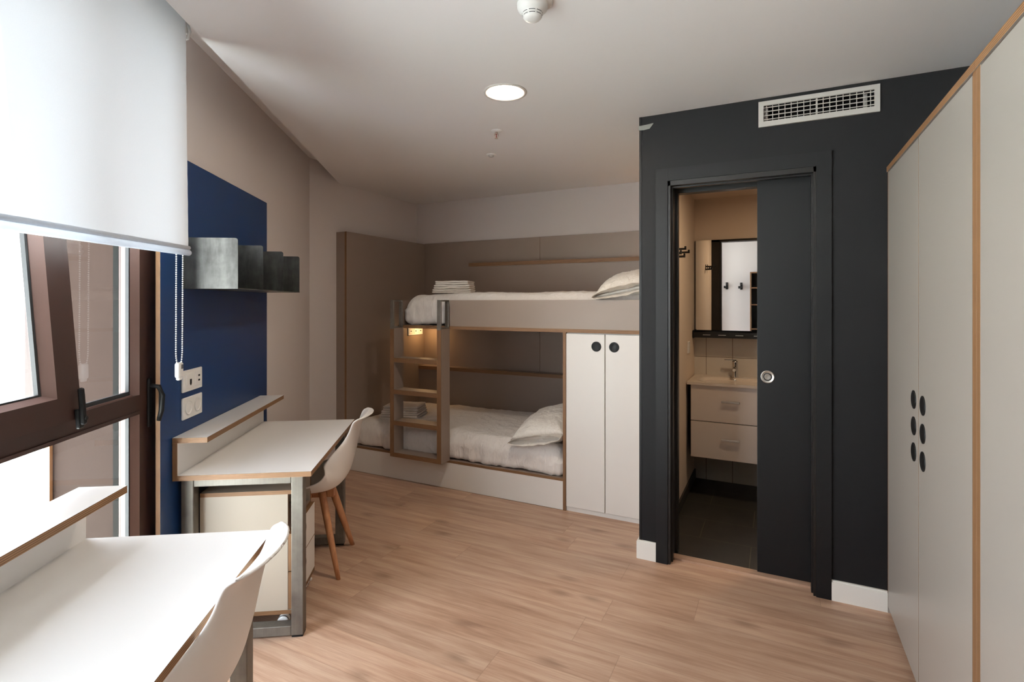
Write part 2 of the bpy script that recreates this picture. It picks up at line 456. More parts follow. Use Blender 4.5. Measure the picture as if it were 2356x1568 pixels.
mb = MB(); vv = -1.40
mb.prism([(line_x(vv, -1.1), -1.1), (1.15, -1.1), (1.15, 3.10), (-.65, 3.10), (-.65, 4.65), (-3.5, 4.65), (-3.5, line_y(vv, -3.5))], -.12, 0)
single('floor', mb, 'oak', (0, 0, 0), **ST)
mb = MB().box(-.65, 1.15, 3.10, 4.65, -.12, 0)
single('floor_bathroom', mb, 'floortile', (0, 0, 0), **ST)
mb = MB().box(-.533, .178, 3.06, 3.115, .0, .012)
single('trim_threshold', mb, 'oak', (0, 3.1, 0), **ST)

mb = MB(); vv = -.99
mb.prism([(line_x(vv, -1.1), -1.1), (1.15, -1.1), (1.15, 4.65), (-3.5, 4.65), (-3.5, line_y(vv, -3.5))], ZC, ZR)
single('ceiling', mb, 'ceil', (0, 0, ZC), **ST)
mb = MB(); vv = -1.9
mb.prism([(line_x(vv, -1.3), -1.3), (1.3, -1.3), (1.3, 4.8), (-3.7, 4.8), (-3.7, line_y(vv, -3.7))], ZR, ZR+.2)
single('ceiling_recess', mb, 'ceil', (0, 0, ZR), **ST)

mb = MB().box(XL-.15, XL, 3.05, 4.75, -.1, ZR)
single('wall_left', mb, 'wall', (XL, 3.9, 0), **ST)
mb = MB().box(XL-.15, 1.25, YB, YB+.15, -.1, ZR)
single('wall_back', mb, 'wall', (0, YB, 0), **ST)
mb = MB().box(1.08, 1.25, -1.15, 4.75, -.1, ZR)
single('wall_right', mb, 'wall', (1.08, 1, 0), **ST)
mb = MB().box(-1.0, 1.25, -.90, -.75, -.1, ZR)
single('wall_rear', mb, 'wall', (0, -.75, 0), **ST)
# facade wall with the window opening
mb = MB()
holes_wall(mb, -1.6, 4.60, -.1, ZR, [(.05, 2.335, .02, 2.56)], lambda a, b, c, d: F(mb, a, b, -1.60, WV, c, d))
single('wall_facade', mb, 'wall', (0, 0, 0), frame='F', **ST)
# dark bathroom wall: two skins around the sliding door pocket
DH = (-.533, .178, -.1, 2.121); VH = (-.054, .419, 2.376, 2.457)
mb = MB()
holes_wall(mb, -.69, 1.08, -.1, ZC, [DH, VH], lambda a, b, c, d: mb.box(a, b, YD, 3.08, c, d))
holes_wall(mb, -.69, 1.08, -.1, ZC, [DH, VH], lambda a, b, c, d: mb.box(a, b, 3.16, 3.20, c, d))
mb.box(-.69, -.533, 3.08, 3.16, -.1, ZC)
mb.box(-.533, 1.08, 3.08, 3.16, 2.13, 2.37)
single('wall_dark', mb, 'dark', (0, YD, 0), **ST)
mb = MB().box(-.692, -.6785, 2.9975, 3.002, .1, ZC)
single('trim_corner', mb, 'darkwood', (-.69, YD, 0), **ST)
mb = MB().box(-.69, -.60, 3.20, YB, -.1, ZC)
single('wall_bathroom_left', mb, 'bath_paint', (-.6, 3.9, 0), **ST)
mb = MB().box(-.60, 1.08, 4.57, YB, 0, 1.20)
single('wall_bathroom_tiled', mb, 'walltile', (0, 0, 0), **ST)
mb = MB().box(-.60, 1.08, 4.575, YB, 1.20, 2.3)
single('wall_bathroom_back', mb, 'bath_paint', (0, 4.57, 0), **ST)
mb = MB().box(-.60, 1.08, 3.20, YB, 2.30, 2.34)
single('ceiling_bathroom', mb, 'bath_paint', (0, 4, 2.3), **ST)
mb = MB().box(-.60, -.588, 3.20, 4.57, 0, .075)
single('baseboard_bathroom', mb, 'floortile', (-.6, 4, 0), **ST)
mb = MB(); mb.box(-.705, -.597, 2.985, 3.0, 0, .097).box(-.705, -.69, 3.0, 3.44, 0, .097).box(-.7005, -.597, 2.99, 3.0, .097, .103)
single('baseboard_front', mb, 'trim', (-.65, 2.99, 0), **ST)
mb = MB(); mb.box(.245, .470, 2.985, 3.0, 0, .090).box(.245, .470, 2.99, 3.0, .090, .097)
single('baseboard_right', mb, 'trim', (.35, 2.99, 0), **ST)

# ------------------------------------------------------------------ sliding door with casing
d = Thing('door_1', None, None, (-.18, 3.0, 0), kind='structure')
mb = MB(); mb.box(-.597, -.533, 2.985, 3.0, 0, 2.190); d.part('casing', mb, 'darkwood')
mb = MB(); mb.box(.180, .245, 2.985, 3.0, 0, 2.190); d.part('casing', mb, 'darkwood')
mb = MB(); mb.box(-.533, .180, 2.986, 3.0, 2.121, 2.190); d.part('casing', mb, 'darkwood')
mb = MB(); mb.box(-.533, -.520, 2.992, 3.20, 0, 2.12).box(-.520, -.512, 3.03, 3.06, 0, 2.09).box(-.523, -.505, 3.15, 3.20, 0, 2.08)
mb.box(.168, .180, 2.992, 3.085, 0, 2.12).box(.160, .168, 3.02, 3.06, 0, 2.09).box(.168, .178, 3.155, 3.20, 0, 2.09)
mb.box(-.533, .18, 2.992, 3.085, 2.095, 2.121).box(-.533, .18, 3.155, 3.20, 2.08, 2.121).box(-.533, .18, 3.03, 3.06, 2.088, 2.095)
d.part('jamb', mb, 'blackmetal')
mb = MB(); mb.rbox(-.087, .66, 3.10, 3.14, .012, 2.108, .002); leaf = d.part('sliding_leaf', mb, 'darkwood')
mb = MB(); c = (-.037, 3.10, 1.055)
mb.lathe([(.034, 0), (.034, -.003), (.030, -.0045), (.027, -.002), (.018, -.0015), (.012, -.003), (.009, -.002), (0, -.0035)], c, 'y', 40)
h = d.part('flush_pull', mb, 'brushed', leaf); h['label'] = 'round brushed metal flush pull'
mb = MB(); mb.lathe([(.0155, -.0019), (.0185, -.0026), (.021, -.0019)], c, 'y', 40, 0); d.part('pull_ring', mb, 'black', leaf)
# back side casing seen in the mirror
mb = MB(); mb.box(-.60, -.52, 3.20, 3.215, 0, 2.17).box(.17, .25, 3.20, 3.215, 0, 2.17).box(-.60, .25, 3.20, 3.215, 2.08, 2.17); d.part('rear_casing', mb, 'blackmetal')

# ------------------------------------------------------------------ window
def pane(mb, u0, u1, z0, z1, v=-1.232): mb._f([mb._v((u0, -v, z0)), mb._v((u1, -v, z0)), mb._v((u1, -v, z1)), mb._v((u0, -v, z1))])
w = Thing('window_1', None, None, (1.0, 1.2, .02), 'F', kind='structure')
UL, UR = .05, 2.335
f0, f1 = -1.275, -1.20     # frame outer, inner face
def bar(mb, u0, u1, z0, z1, v0=f0, v1=f1, **k): return F(mb, u0, u1, v0, v1, z0, z1, **k)
mb = MB()
bar(mb, 2.284, UR, .02, 2.56, f0, -1.205)
bar(mb, UL, UL+.05, .02, 2.56, f0, -1.205)
bar(mb, UL, UR, 2.50, 2.56, f0, -1.205); bar(mb, UL, UR, .02, .07, f0, -1.205)
w.part('outer_frame', mb, 'brownalu')
# big right sash: stiles, rails and transom
mb = MB()
bar(mb, 2.183, 2.280, .07, 2.50); bar(mb, 1.02, 2.183, .07, .15); bar(mb, 1.02, 2.183, 2.42, 2.50)
bar(mb, .90, 1.02, .07, 2.50)
bar(mb, 1.02, 2.183, 1.022, 1.092); bar(mb, 1.02, 2.183, 1.020, 1.032, f0, -1.194)
bar(mb, 1.735, 1.775, 1.092, 2.42, f0, -1.232)
w.part('sash', mb, 'brownalu')
mb = MB()
for z0, z1 in ((1.092, 2.42), (.15, 1.02)):
    # bevelled bead along the right stile and along the bottom
    for (ua, ub) in ((2.183, 2.146),):
        a = [mb._v((ua, -f1, z0)), mb._v((ua, -f1, z1)), mb._v((ub, -(f1-.022), z1)), mb._v((ub, -(f1-.022), z0))]
        mb._f(a); b = [mb._v((ub, -(f1-.022), z0)), mb._v((ub, -(f1-.022), z1)), mb._v((ub, -(f1-.045), z1)), mb._v((ub, -(f1-.045), z0))]; mb._f(b)
mb.box(1.78, 2.146, 1.206, 1.216, 1.092, 1.098)
w.part('glazing_bead', mb, 'litbead')
mb = MB(); F(mb, 1.78, 2.146, -1.222, -1.214, 1.092, 1.112); F(mb, 2.138, 2.146, -1.226, -1.214, 1.10, 2.42); F(mb, 2.138, 2.146, -1.226, -1.214, .15, 1.02)
w.part('gasket', mb, 'gasket')
mb = MB(); pane(mb, 1.775, 2.146, 1.10, 2.42); w.part('glass_pane', mb, 'glass')
mb = MB(); pane(mb, 1.02, 2.146, .15, 1.02); w.part('glass_pane', mb, 'glass')
mb = MB(); pane(mb, .10, .90, .07, 2.50); w.part('glass_pane', mb, 'glass')
mb = MB(); F(mb, .10, .90, -1.275, -1.20, 1.022, 1.092); w.part('side_rail', mb, 'brownalu')
# tilting sash, leaning into the room at its top
mb = MB(); tilt = 4.6
mb.T = Matrix.Translation((0, 1.20, 1.085)) @ Matrix.Rotation(R(-tilt), 4, 'X')
def tb(u0, u1, v0, v1, z0, z1, **k): mb.box(u0, u1, -v0, -v1, z0, z1, **k)
tb(1.700, 1.795, 0, .045, 0, 1.33); tb(.96, 1.05, 0, .045, 0, 1.33); tb(1.05, 1.70, 0, .045, 0, .075); tb(1.05, 1.70, 0, .045, 1.25, 1.33)
tsash = w.part('tilt_sash', mb, 'brownalu')
mb = MB(); mb.T = Matrix.Translation((0, 1.20, 1.085)) @ Matrix.Rotation(R(-tilt), 4, 'X')
a = [mb._v((1.700, -.045, .075)), mb._v((1.700, -.045, 1.25)), mb._v((1.674, -.022, 1.25)), mb._v((1.674, -.022, .09))]; mb._f(a)
a = [mb._v((1.674, -.022, .09)), mb._v((1.674, -.022, 1.25)), mb._v((1.674, 0, 1.25)), mb._v((1.674, 0, .09))]; mb._f(a)
a = [mb._v((1.05, -.045, .075)), mb._v((1.700, -.045, .075)), mb._v((1.674, -.022, .09)), mb._v((1.05, -.022, .09))]; mb._f(a)
w.part('bead', mb, 'litbead', tsash)
mb = MB(); mb.T = Matrix.Translation((0, 1.20, 1.085)) @ Matrix.Rotation(R(-tilt), 4, 'X')
tb(1.664, 1.674, .008, .020, .09, 1.25); tb(1.05, 1.67, .008, .020, .085, .095); w.part('seal', mb, 'gasket', tsash)
mb = MB(); mb.T = Matrix.Translation((0, 1.20, 1.085)) @ Matrix.Rotation(R(-tilt), 4, 'X')
mb._f([mb._v((1.05, -.010, .08)), mb._v((1.674, -.010, .08)), mb._v((1.674, -.010, 1.25)), mb._v((1.05, -.010, 1.25))]); w.part('pane', mb, 'glass', tsash)
mb = MB(); mb.T = Matrix.Translation((0, 1.20, 1.085)) @ Matrix.Rotation(R(-tilt), 4, 'X')
mb.rbox(1.762, 1.785, -.058, -.045, -.03, .03, .004); mb.rbox(1.764, 1.783, -.070, -.056, -.02, .095, .006)
mb.cyl((1.773, -.07, .0), (1.773, -.074, .0), .006, n=12)
w.part('latch', mb, 'black', tsash)
# long black lever handle on the right stile
mb = MB(); mb.rbox(2.228, 2.252, 1.190, 1.20, .955, 1.15, .006)
mb.tube([(2.24, 1.19, 1.12), (2.24, 1.160, 1.115), (2.24, 1.148, 1.08), (2.24, 1.150, 1.02), (2.24, 1.160, .98)], [.008, .010, .011, .010, .008], 10)
w.part('handle', mb, 'black')
# outside reveal of the opening: brown cladding, dark guide strips, pale strip painting in a glass reflection
mb = MB(); F(mb, 2.317, 2.335, -1.60, -1.372, .02, 2.56); F(mb, UL, UL+.018, -1.60, -1.372, .02, 2.56); F(mb, UL, UR, -1.60, -1.30, 2.545, 2.56)
single('trim_reveal', mb, 'cladding', (2.33, 1.45, 0), frame='F', **ST)
mb = MB(); F(mb, 2.312, 2.335, -1.372, -1.352, .02, 2.56); F(mb, 2.317, 2.335, -1.328, -1.352, .02, 2.56, mi=1); F(mb, 2.308, 2.335, -1.311, -1.291, .02, 2.56, mi=2)
single('trim_guide', mb, ['stripgrey', 'cladding', 'glassglint'], (2.33, 1.35, 0), frame='F', **ST)
mb = MB(); F(mb, 2.30, 2.337, -1.62, -1.60, .02, 2.56)
single('trim_edge', mb, plain('lit_orange_edge', srgb(226, 178, 128), .6), (2.33, 1.6, 0), frame='F', **ST)  # pale orange paints the reveal's outer edge as if lit
mb = MB(); F(mb, UL, UR, -1.64, -1.28, -.02, .02)
single('trim_sill', mb, 'brownalu', (1, 1.4, 0), frame='F', **ST)

# ------------------------------------------------------------------ blue wall panel, sockets, steel shelf
mb = MB(); F(mb, 2.240, 3.455, -1.172, -1.155, .0, 2.073, mi=0, edge=1)
single('backing_panel', mb, ['blue', 'ply'], (2.85, 1.16, 0), 'tall navy blue laminate panel with plywood edges behind the far desk', 'wall panel', 'F')

def plate(name, label, zc, kind):
    t = Thing(name, label, 'socket', (2.488, 1.155, zc), 'F')
    x0, x1, z0, z1 = 2.401, 2.575, zc-.047, zc+.047
    mb = MB(); mb.rbox(x0, x1, 1.145, 1.155, z0, z1, .004); t.part('cover_plate', mb, 'whiteplast')
    for k, cx in enumerate((2.447, 2.529)):
        mb = MB()
        if kind == 'power':
            mb.lathe([(.030, -.001), (.030, .0-.003), (.026, -.003), (.0225, .0005), (.0215, .004), (0, .004)], (cx, 1.145, zc), 'y', 32)
            o = t.part('outlet', mb, 'whiteplast')
            mb = MB()
            for dx in (-.009, .009): mb.cyl((cx+dx, 1.1475, zc), (cx+dx, 1.1490, zc), .0032, n=12)
            t.part('pin_hole', mb, 'grey_rubber', o)
        else:
            mb.rbox(cx-.027, cx+.027, 1.1415, 1.146, zc-.032, zc+.032, .002); o = t.part('insert', mb, 'whiteplast')
            mb = MB()
            if k == 0: mb.box(cx+.004, cx+.019, 1.1405, 1.1415, zc-.016, zc+.006); mb.box(cx+.008, cx+.015, 1.1405, 1.1415, zc-.021, zc-.016)
            else:
                for dz in (-.008, .013): mb.box(cx-.002, cx+.013, 1.1405, 1.1415, zc+dz-.004, zc+dz+.004)
            t.part('port', mb, 'black', o)
plate('data_socket', 'white double wall plate with a network jack and two usb ports, upper of two', 1.107, 'data')
plate('power_socket', 'white double power outlet with two round sockets, lower of two on blue panel', .989, 'power')

# steel shelf: base and back sheet with four upright dividers
t = Thing('steel_shelf', 'blackened steel wall shelf with four upright dividers on the blue panel', 'shelf', (2.90, 1.155, 1.51), 'F')
mb = MB(); F(mb, 2.42, 3.36, -1.154, -.93, 1.509, 1.513); t.part('shelf_plate', mb, 'sheet')
mb = MB(); F(mb, 2.42, 3.36, -1.154, -1.150, 1.513, 1.56); t.part('back_flange', mb, 'sheet')
for u in (2.42, 2.728, 3.04, 3.352):
    mb = MB(); r = .012
    poly = [(1.154, 1.513), (1.154, 1.731), (.93+r, 1.731)]
    for k in range(1, 6):
        a = PI/2*k/6; poly.append((.93+r-r*math.sin(a), 1.731-r+r*math.cos(a)))
    poly += [(.93, 1.731-r), (.93, 1.513)]
    A = [mb._v((u, y, z)) for y, z in poly]; B = [mb._v((u+.003, y, z)) for y, z in poly]
    mb._f(A); mb._f(B[::-1]); n = len(poly)
    for i in range(n): mb._f([A[i], B[i], B[(i+1) % n], A[(i+1) % n]])
    t.part('divider', mb, 'sheet')

# ------------------------------------------------------------------ roller blind
bang = R(1.15)
t = Thing('roller_blind', 'translucent white roller blind half lowered over the window', 'blind', (2.19, 1.035, 2.56), 'F')
t.o.rotation_euler = (0, 0, R(FANG))
T = Matrix.Translation((2.19, 1.035, 2.56)) @ Matrix.Rotation(-bang, 4, 'Y')
mb = MB(); mb.T = T
nu, nz = 60, 24
g = {}
for i in range(nu+1):
    for j in range(nz+1):
        x = -1.12*i/nu; z = -.905*j/nz
        y = .003*math.sin(x*7)*(j/nz) + .0025*noise.noise(Vector((x*4, z*1.5, 2)))
        if i == 0: x += .0012*(j % 2)
        g[i, j] = mb._v((x, y, z))
for i in range(nu):
    for j in range(nz): mb._f([g[i, j], g[i+1, j], g[i+1, j+1], g[i, j+1]], 0, None, True)
t.part('fabric', mb, 'blind')
mb = MB(); mb.T = T
mb.tube([(0.004, 0, -.915), (-1.125, 0, -.915)], .0115, 14); mb.tube([(0.004, 0, -.896), (-1.125, 0, -.896)], .0085, 12)
t.part('bottom_bar', mb, 'hem')
mb = MB(); mb.cyl((2.18, 1.066, 2.575), (1.07, 1.066, 2.575), .03, n=24); t.part('roller_tube', mb, 'grey_rubber')
mb = MB(); mb.rbox(2.186, 2.200, 1.03, 1.10, 2.50, 2.640, .005); mb.tube([(2.193, 1.03, 2.54), (2.194, 1.022, 2.51), (2.196, 1.030, 2.485), (2.196, 1.05, 2.48)], .006, 8); t.part('bracket', mb, 'whiteplast')
mb = MB()
def chain_x(px_side, z): return px_side
for (xa, xb) in ((2.125, 2.170), (2.183, 2.222)):
    pass
zt, zb = 2.52, 1.20
def beads(x0, x1):
    n = int((zt-zb)/.0085)
    for k in range(n):
        z = zt-(zt-zb)*k/n; f = (zt-z)/(zt-zb)
        x = x0+(x1-x0)*f
        if z < zb+.06: x = x + ((2.190-x)*.55*(1-(z-zb)/.06)**2)
        mb.sph((x, 1.060, z), .0034, 0, 6, 4)
beads(2.176, 2.166); beads(2.228, 2.214)
t.part('bead_chain', mb, 'whiteplast')
mb = MB(); mb.rbox(2.172, 2.208, 1.050, 1.070, 1.155, 1.215, .008, seg=3); mb.rbox(2.178, 2.202, 1.052, 1.068, 1.145, 1.16, .006); mb.box(2.186, 2.200, 1.049, 1.051, 1.19, 1.207, mi=1); t.part('chain_weight', mb, ['whiteplast', 'grey_rubber'])

# ------------------------------------------------------------------ desks
def tube_loop(mb, u0, u1, v0, v1, z0, z1, tw):
    """rectangular steel loop in the v-z plane"""
    for a in ((v1-tw, v1), (v0, v0+tw)): mb.rbox(u0, u1, -a[0], -a[1], z0, z1, .003)
    mb.rbox(u0, u1, -(v1-tw), -(v0+tw), z1-.042, z1, .003); mb.rbox(u0, u1, -(v1-tw), -(v0+tw), z0, z0+.042, .003)
def desk(label, ua, ub, va, vb, loops=True):
    # va = back, vb = front
    t = Thing('desk', label, 'desk', ((ua+ub)/2, -(va+vb)/2, 0), 'F', group='white desks along the window wall')
    mb = MB(); F(mb, ua, ub, va+.02, vb, .708, .730, mi=0, edge=1, thin=2); t.part('desktop', mb, ['desk_lam', 'ply'])
    mb = MB(); F(mb, ua, ub, va, va+.02, .708, .865, mi=0, edge=1, thin=1); t.part('back_board', mb, ['desk_lam', 'ply'])
    mb = MB(); F(mb, ua, ub, va, va+.137, .865, .887, mi=0, edge=1, thin=2); t.part('raised_shelf', mb, ['desk_lam', 'ply'])
    for u in (ua+.045, ub-.095):
        mb = MB(); tube_loop(mb, u, u+.05, va+.012, vb-.045, .008, .708, .05); o = t.part('steel_leg_frame', mb, 'steel')
        for v in (va+.037, vb-.07):
            mb = MB(); F(mb, u+.002, u+.048, v-.023, v+.023, 0, .008); t.part('foot_pad', mb, 'black', o)
    mb = MB(); mb.rbox(ua+.095, ub-.095, -(va+.012), -(va+.052), .66, .70, .003); t.part('crossbar', mb, 'steel')
desk('white desk with raised back shelf standing against the blue panel', 2.325, 3.330, -1.152, -.597)
desk('white desk in the near left corner below the window', .735, 1.742, -1.130, -.562)

# pedestals on castors
def pedestal(label, u0, vf, first=None):
    wd, dp = .385, .385
    t = Thing('drawer_pedestal', label, 'drawer unit', (u0+wd/2, -vf+dp/2, 0), 'F', group='rolling drawer units under the desks')
    v1 = vf; v0 = vf-dp; b = vf-.018
    th = .016
    mb = MB(); F(mb, u0, u0+th, v0, b, .088, .600, mi=0, edge=1); t.part('side_panel', mb, ['cream_lam', 'ply'])
    mb = MB(); F(mb, u0+wd-th, u0+wd, v0, b, .088, .600, mi=0, edge=1); t.part('side_panel', mb, ['cream_lam', 'ply'])
    mb = MB(); F(mb, u0, u0+wd, v0, v1, .600, .618, mi=0, edge=1); t.part('top_panel', mb, ['cream_lam', 'ply'])
    mb = MB(); F(mb, u0, u0+wd, v0, v1, .070, .088, mi=0, edge=1); t.part('bottom_panel', mb, ['cream_lam', 'ply'])
    mb = MB(); F(mb, u0+th, u0+wd-th, v0, v0+.012, .088, .600, mi=0, edge=1); t.part('back_panel', mb, ['cream_lam', 'ply'])
    mb = MB(); F(mb, u0+th, u0+wd-th, v0+.012, b, .418, .434, mi=0, edge=1, thin=2); t.part('niche_shelf', mb, ['taupe', 'ply'])
    for z0, z1 in ((.091, .255), (.259, .423)):
        mb = MB(); F(mb, u0+.001, u0+wd-.001, b+.001, v1, z0, z1, mi=0, edge=1, thin=1); dr = t.part('drawer', mb, ['white_lam', 'ply'])
        mb = MB(); mb.lathe([(.034, .001), (.034, -.0015), (.029, -.0015), (.026, .0), (0, .0-.0002)], (u0+wd/2, -v1, z1-.062), 'y', 28); t.part('finger_pull', mb, 'black', dr)
    for du in (.035, wd-.035):
        for v in (v0+.045, v1-.045):
            cu = u0+du
            mb = MB(); mb.rbox(cu-.016, cu+.016, -v-.016, -v+.016, .058, .070, .003)
            for s in (-1, 1): mb.lathe([(0, s*.006), (.020, s*.006), (.0245, s*.009), (.0245, s*.017), (.018, s*.020), (0, s*.020)], (cu, -v, .026), 'x', 20)
            cst = t.part('castor', mb, 'whiteplast')
            mb = MB(); mb.lathe([(.0255, -.0165), (.0262, -.013), (.0255, -.0095)], (cu, -v, .026), 'x', 20); mb.lathe([(.0255, .0095), (.0262, .013), (.0255, .0165)], (cu, -v, .026), 'x', 20)
            t.part('tyre', mb, 'grey_rubber', cst)
            if v > vf-.1 and du > .1:
                mb = MB(); mb.rbox(cu+.018, cu+.034, -v-.034, -v-.012, .022, .034, .003); t.part('brake_lever', mb, 'whiteplast', cst)
pedestal('cream drawer unit on castors under the far desk', 2.428, -.705)
pedestal('cream drawer unit on castors under the near desk', .85, -.70)

# ------------------------------------------------------------------ shell chairs
def catmull(P, k):
    out = []
    for i in range(len(P)-1):
        p0 = P[max(i-1, 0)]; p1 = P[i]; p2 = P[i+1]; p3 = P[min(i+2, len(P)-1)]
        for j in range(k):
            s = j/k
            out.append(tuple(.5*((2*b)+(-a+c)*s+(2*a-5*b+4*c-d)*s*s+(-a+3*b-3*c+d)*s**3) for a, b, c, d in zip(p0, p1, p2, p3)))
    out.append(tuple(P[-1])); return out
# profile from the front lip to the head: y forward, z up, half width, side lift, forward sweep of the sides
PROF = [(.235, .425, .175, .000, .00), (.215, .445, .200, .010, .00), (.12, .447, .228, .030, .00), (.00, .437, .240, .055, .00), (-.10, .437, .243, .085, .00),
        (-.165, .452, .240, .105, .03), (-.205, .49, .236, .09, .070), (-.225, .545, .230, .060, .095), (-.240, .60, .216, .04, .085),
        (-.250, .655, .198, .025, .060), (-.260, .705, .178, .012, .040), (-.270, .750, .165, .004, .028), (-.282, .790, .163, .000, .026), (-.298, .814, .163, -.002, .030),
        (-.316, .826, .156, -.004, .030)]
for _k in range(1, 9):
    _t = PI/2*_k/8
    PROF.append((-.316-.029*math.sin(_t), .826+.004*math.sin(_t), max(.156*math.cos(_t)**.8, .006), -.004*math.cos(_t), .030*math.cos(_t)))
def chair(label, u, v, turn):
    t = Thing('shell_chair', label, 'chair', (0, 0, 0), 'W', group='white shell chairs at the desks')
    P = catmull(PROF, 5); nt_ = 28
    mb = MB(); grid = []
    for i, (y, z, w_, lift, sweep) in enumerate(P):
        row = []
        for j in range(nt_+1):
            s = -1+2*j/nt_; a = abs(s)
            x = w_*math.sin(s*PI/2*.92)/math.sin(PI/2*.92)
            zz = z + lift*a**2.6
            yy = y + sweep*a**2.4
            row.append(mb._v((x, yy, zz)))
        grid.append(row)
    for i in range(len(grid)-1):
        for j in range(nt_): mb._f([grid[i][j], grid[i][j+1], grid[i+1][j+1], grid[i+1][j]], 0, None, True)
    o = t.part('shell', mb, 'shell')
    sm = o.modifiers.new('thick', 'SOLIDIFY'); sm.thickness = .009; sm.offset = 0
    sb = o.modifiers.new('sub', 'SUBSURF'); sb.levels = 1; sb.render_levels = 1
    # seat pad
    mb = MB(); n = 14
    for (sgn) in (1,):
        gg = []
        for i in range(n+1):
            row = []
            for j in range(n+1):
                a = -1+2*i/n; b = -1+2*j/n
                # squircle mapping
                x = a*math.sqrt(1-b*b/2*.75); y = b*math.sqrt(1-a*a/2*.75)
                r = max(abs(a), abs(b))
                zz = .452 + .030*(1-r**4) + .020*abs(x)**2.5
                row.append(mb._v((x*.195, y*.185+.015, zz)))
            gg.append(row)
        for i in range(n):
            for j in range(n): mb._f([gg[i][j], gg[i+1][j], gg[i+1][j+1], gg[i][j+1]], 0, None, True)
    t.part('seat_pad', mb, 'cream_lam')
    # wooden under-frame
    mb = MB(); mb.box(-.135, .135, -.018, .018, .368, .408).box(-.018, .018, -.135, .135, .368, .408); mb.cyl((0, 0, .40), (0, 0, .440), .07, n=24)
    o2 = t.part('cross_frame', mb, 'legwood')
    for sx in (-1, 1):
        for sy in (-1, 1):
            mb = MB()
            top = Vector((sx*.088, sy*.088, .425)); bot = Vector((sx*.198, sy*.198, .0))
            pts = [top.lerp(bot, k/6) for k in range(7)]
            # flattened tapering leg
            rr = [.023, .0235, .0225, .021, .019, .0165, .0135]
            rings = []
            for p, q in zip(pts, rr):
                ring = []
                for k in range(14):
                    a = 2*PI*k/14
                    lx, ly = q*math.cos(a), q*.78*math.sin(a)
                    c_, s_ = math.cos(PI/4*sx*sy), math.sin(PI/4*sx*sy)
                    ring.append(mb._v((p.x+lx*c_-ly*s_, p.y+lx*s_+ly*c_, max(p.z, .0))))
                rings.append(ring)
            for A_, B_ in zip(rings, rings[1:]):
                for k in range(14): mb._f([A_[k], A_[(k+1) % 14], B_[(k+1) % 14], B_[k]], 0, None, True)
            mb._f(rings[0]); mb._f(rings[-1][::-1])
            t.part('leg', mb, 'legwood')
    mb = MB()
    for sx in (-1, 1):
        mb.tube([(sx*.05, -.08, .418), (sx*.05, .08, .418)], .006, 8)
    t.part('metal_bracket', mb, 'black')
    t.o.location = UV(u, v, 0)
    # chair looks along -v (towards the window wall): local +y -> -v direction
    t.o.rotation_euler = (0, 0, R(FANG)+turn)
    return t
c1 = chair('white plastic shell chair on beech legs tucked under the far desk', 3.040, -.790, 0)
c2 = chair('white plastic shell chair pushed in at the near desk', 1.405, -.775, 0)

# ------------------------------------------------------------------ bunk bed
b = Thing('bunk_bed', 'taupe plywood bunk bed with ladder built across the back wall', 'bunk bed', (-2.2, 4.0, 0))
def bd(name, x0, x1, y0, y1, z0, z1, face='taupe', thin=None, parent=None, lbl=None):
    mb = MB(); mb.box(x0, x1, y0, y1, z0, z1, mi=0, edge=1, thin=thin); return b.part(name, mb, [face, 'ply'], parent, lbl)
bd('end_panel', -3.352, -3.33, 3.44, 4.578, 0, 2.065, thin=0)
bd('end_filler', XL, -3.352, 3.441, 3.459, 0, 2.065, thin=1)
bd('back_panel', -3.33, -1.999, 4.578, 4.60, .22, 2.070, thin=1)
bd('back_panel', -1.996, -.70, 4.578, 4.60, .22, 2.070, thin=1)
# ledges on the back panel (upper and lower)
bd('ledge_front', -2.72, -.70, 4.48, 4.498, 1.265, 1.803, thin=1); bd('ledge_top', -2.72, -.70, 4.470, 4.578, 1.803, 1.838, thin=2); 
bd('ledge_front', -3.33, -1.325, 4.48, 4.498, .22, .758, thin=1); bd('ledge_top', -3.33, -1.325, 4.470, 4.578, .758, .792, thin=2)
bd('base_front', -3.33, -1.325, 3.44, 3.458, .003, .203, 'white_lam', thin=1, lbl='white kick board')
bd('bed_platform', -3.33, -1.325, 3.438, 4.48, .203, .222, thin=2)
bd('upper_platform', -2.77, -.70, 3.44, 4.48, 1.240, 1.265, thin=2)
bd('side_rail', -2.263, -.70, 3.44, 3.458, 1.265, 1.466, thin=1)
bd('foot_rail', -2.77, -2.752, 3.458, 4.48, 1.265, 1.466, thin=0)
bd('divider_panel', -1.325, -1.303, 3.438, 4.48, 0, 1.240, thin=0)
# ladder
LY0, LY1 = 3.32, 3.438
mb = MB(); mb.box(-2.302, -2.263, LY0, LY1, .222, 1.245, mi=0, edge=1, thin=0); mb.box(-2.752, -2.713, LY0, LY1, .222, 1.245, mi=0, edge=1, thin=0)
mb.box(-2.713, -2.302, LY0, LY1, .222, .257, mi=0, edge=1, thin=2)
lad = b.part('ladder', mb, ['taupe', 'ply'])
for z in (.51, .757, 1.010):
    mb = MB(); mb.box(-2.713, -2.302, LY0, LY1, z-.035, z, mi=0, edge=1, thin=2); b.part('step', mb, ['taupe', 'ply'], lad)
for xa in (-2.300, -2.750):
    mb = MB(); x0, x1 = xa, xa+.034; q = .012; z0, z1 = 1.245, 1.468
    mb.rbox(x0, x1, LY0-.002, LY0+q, z0, z1, .002); mb.rbox(x0, x1, LY1-q, LY1, z0, z1, .002)
    mb.rbox(x0, x1, LY0+q, LY1-q, z1-q, z1, .002); mb.rbox(x0, x1, LY0+q, LY1-q, z0, z0+q, .002)
    mb.rbox(x0-.001, x1+.001, LY0-.004, LY0, z0-.006, z0+.022, .001)
    b.part('steel_grab_frame', mb, 'steel')
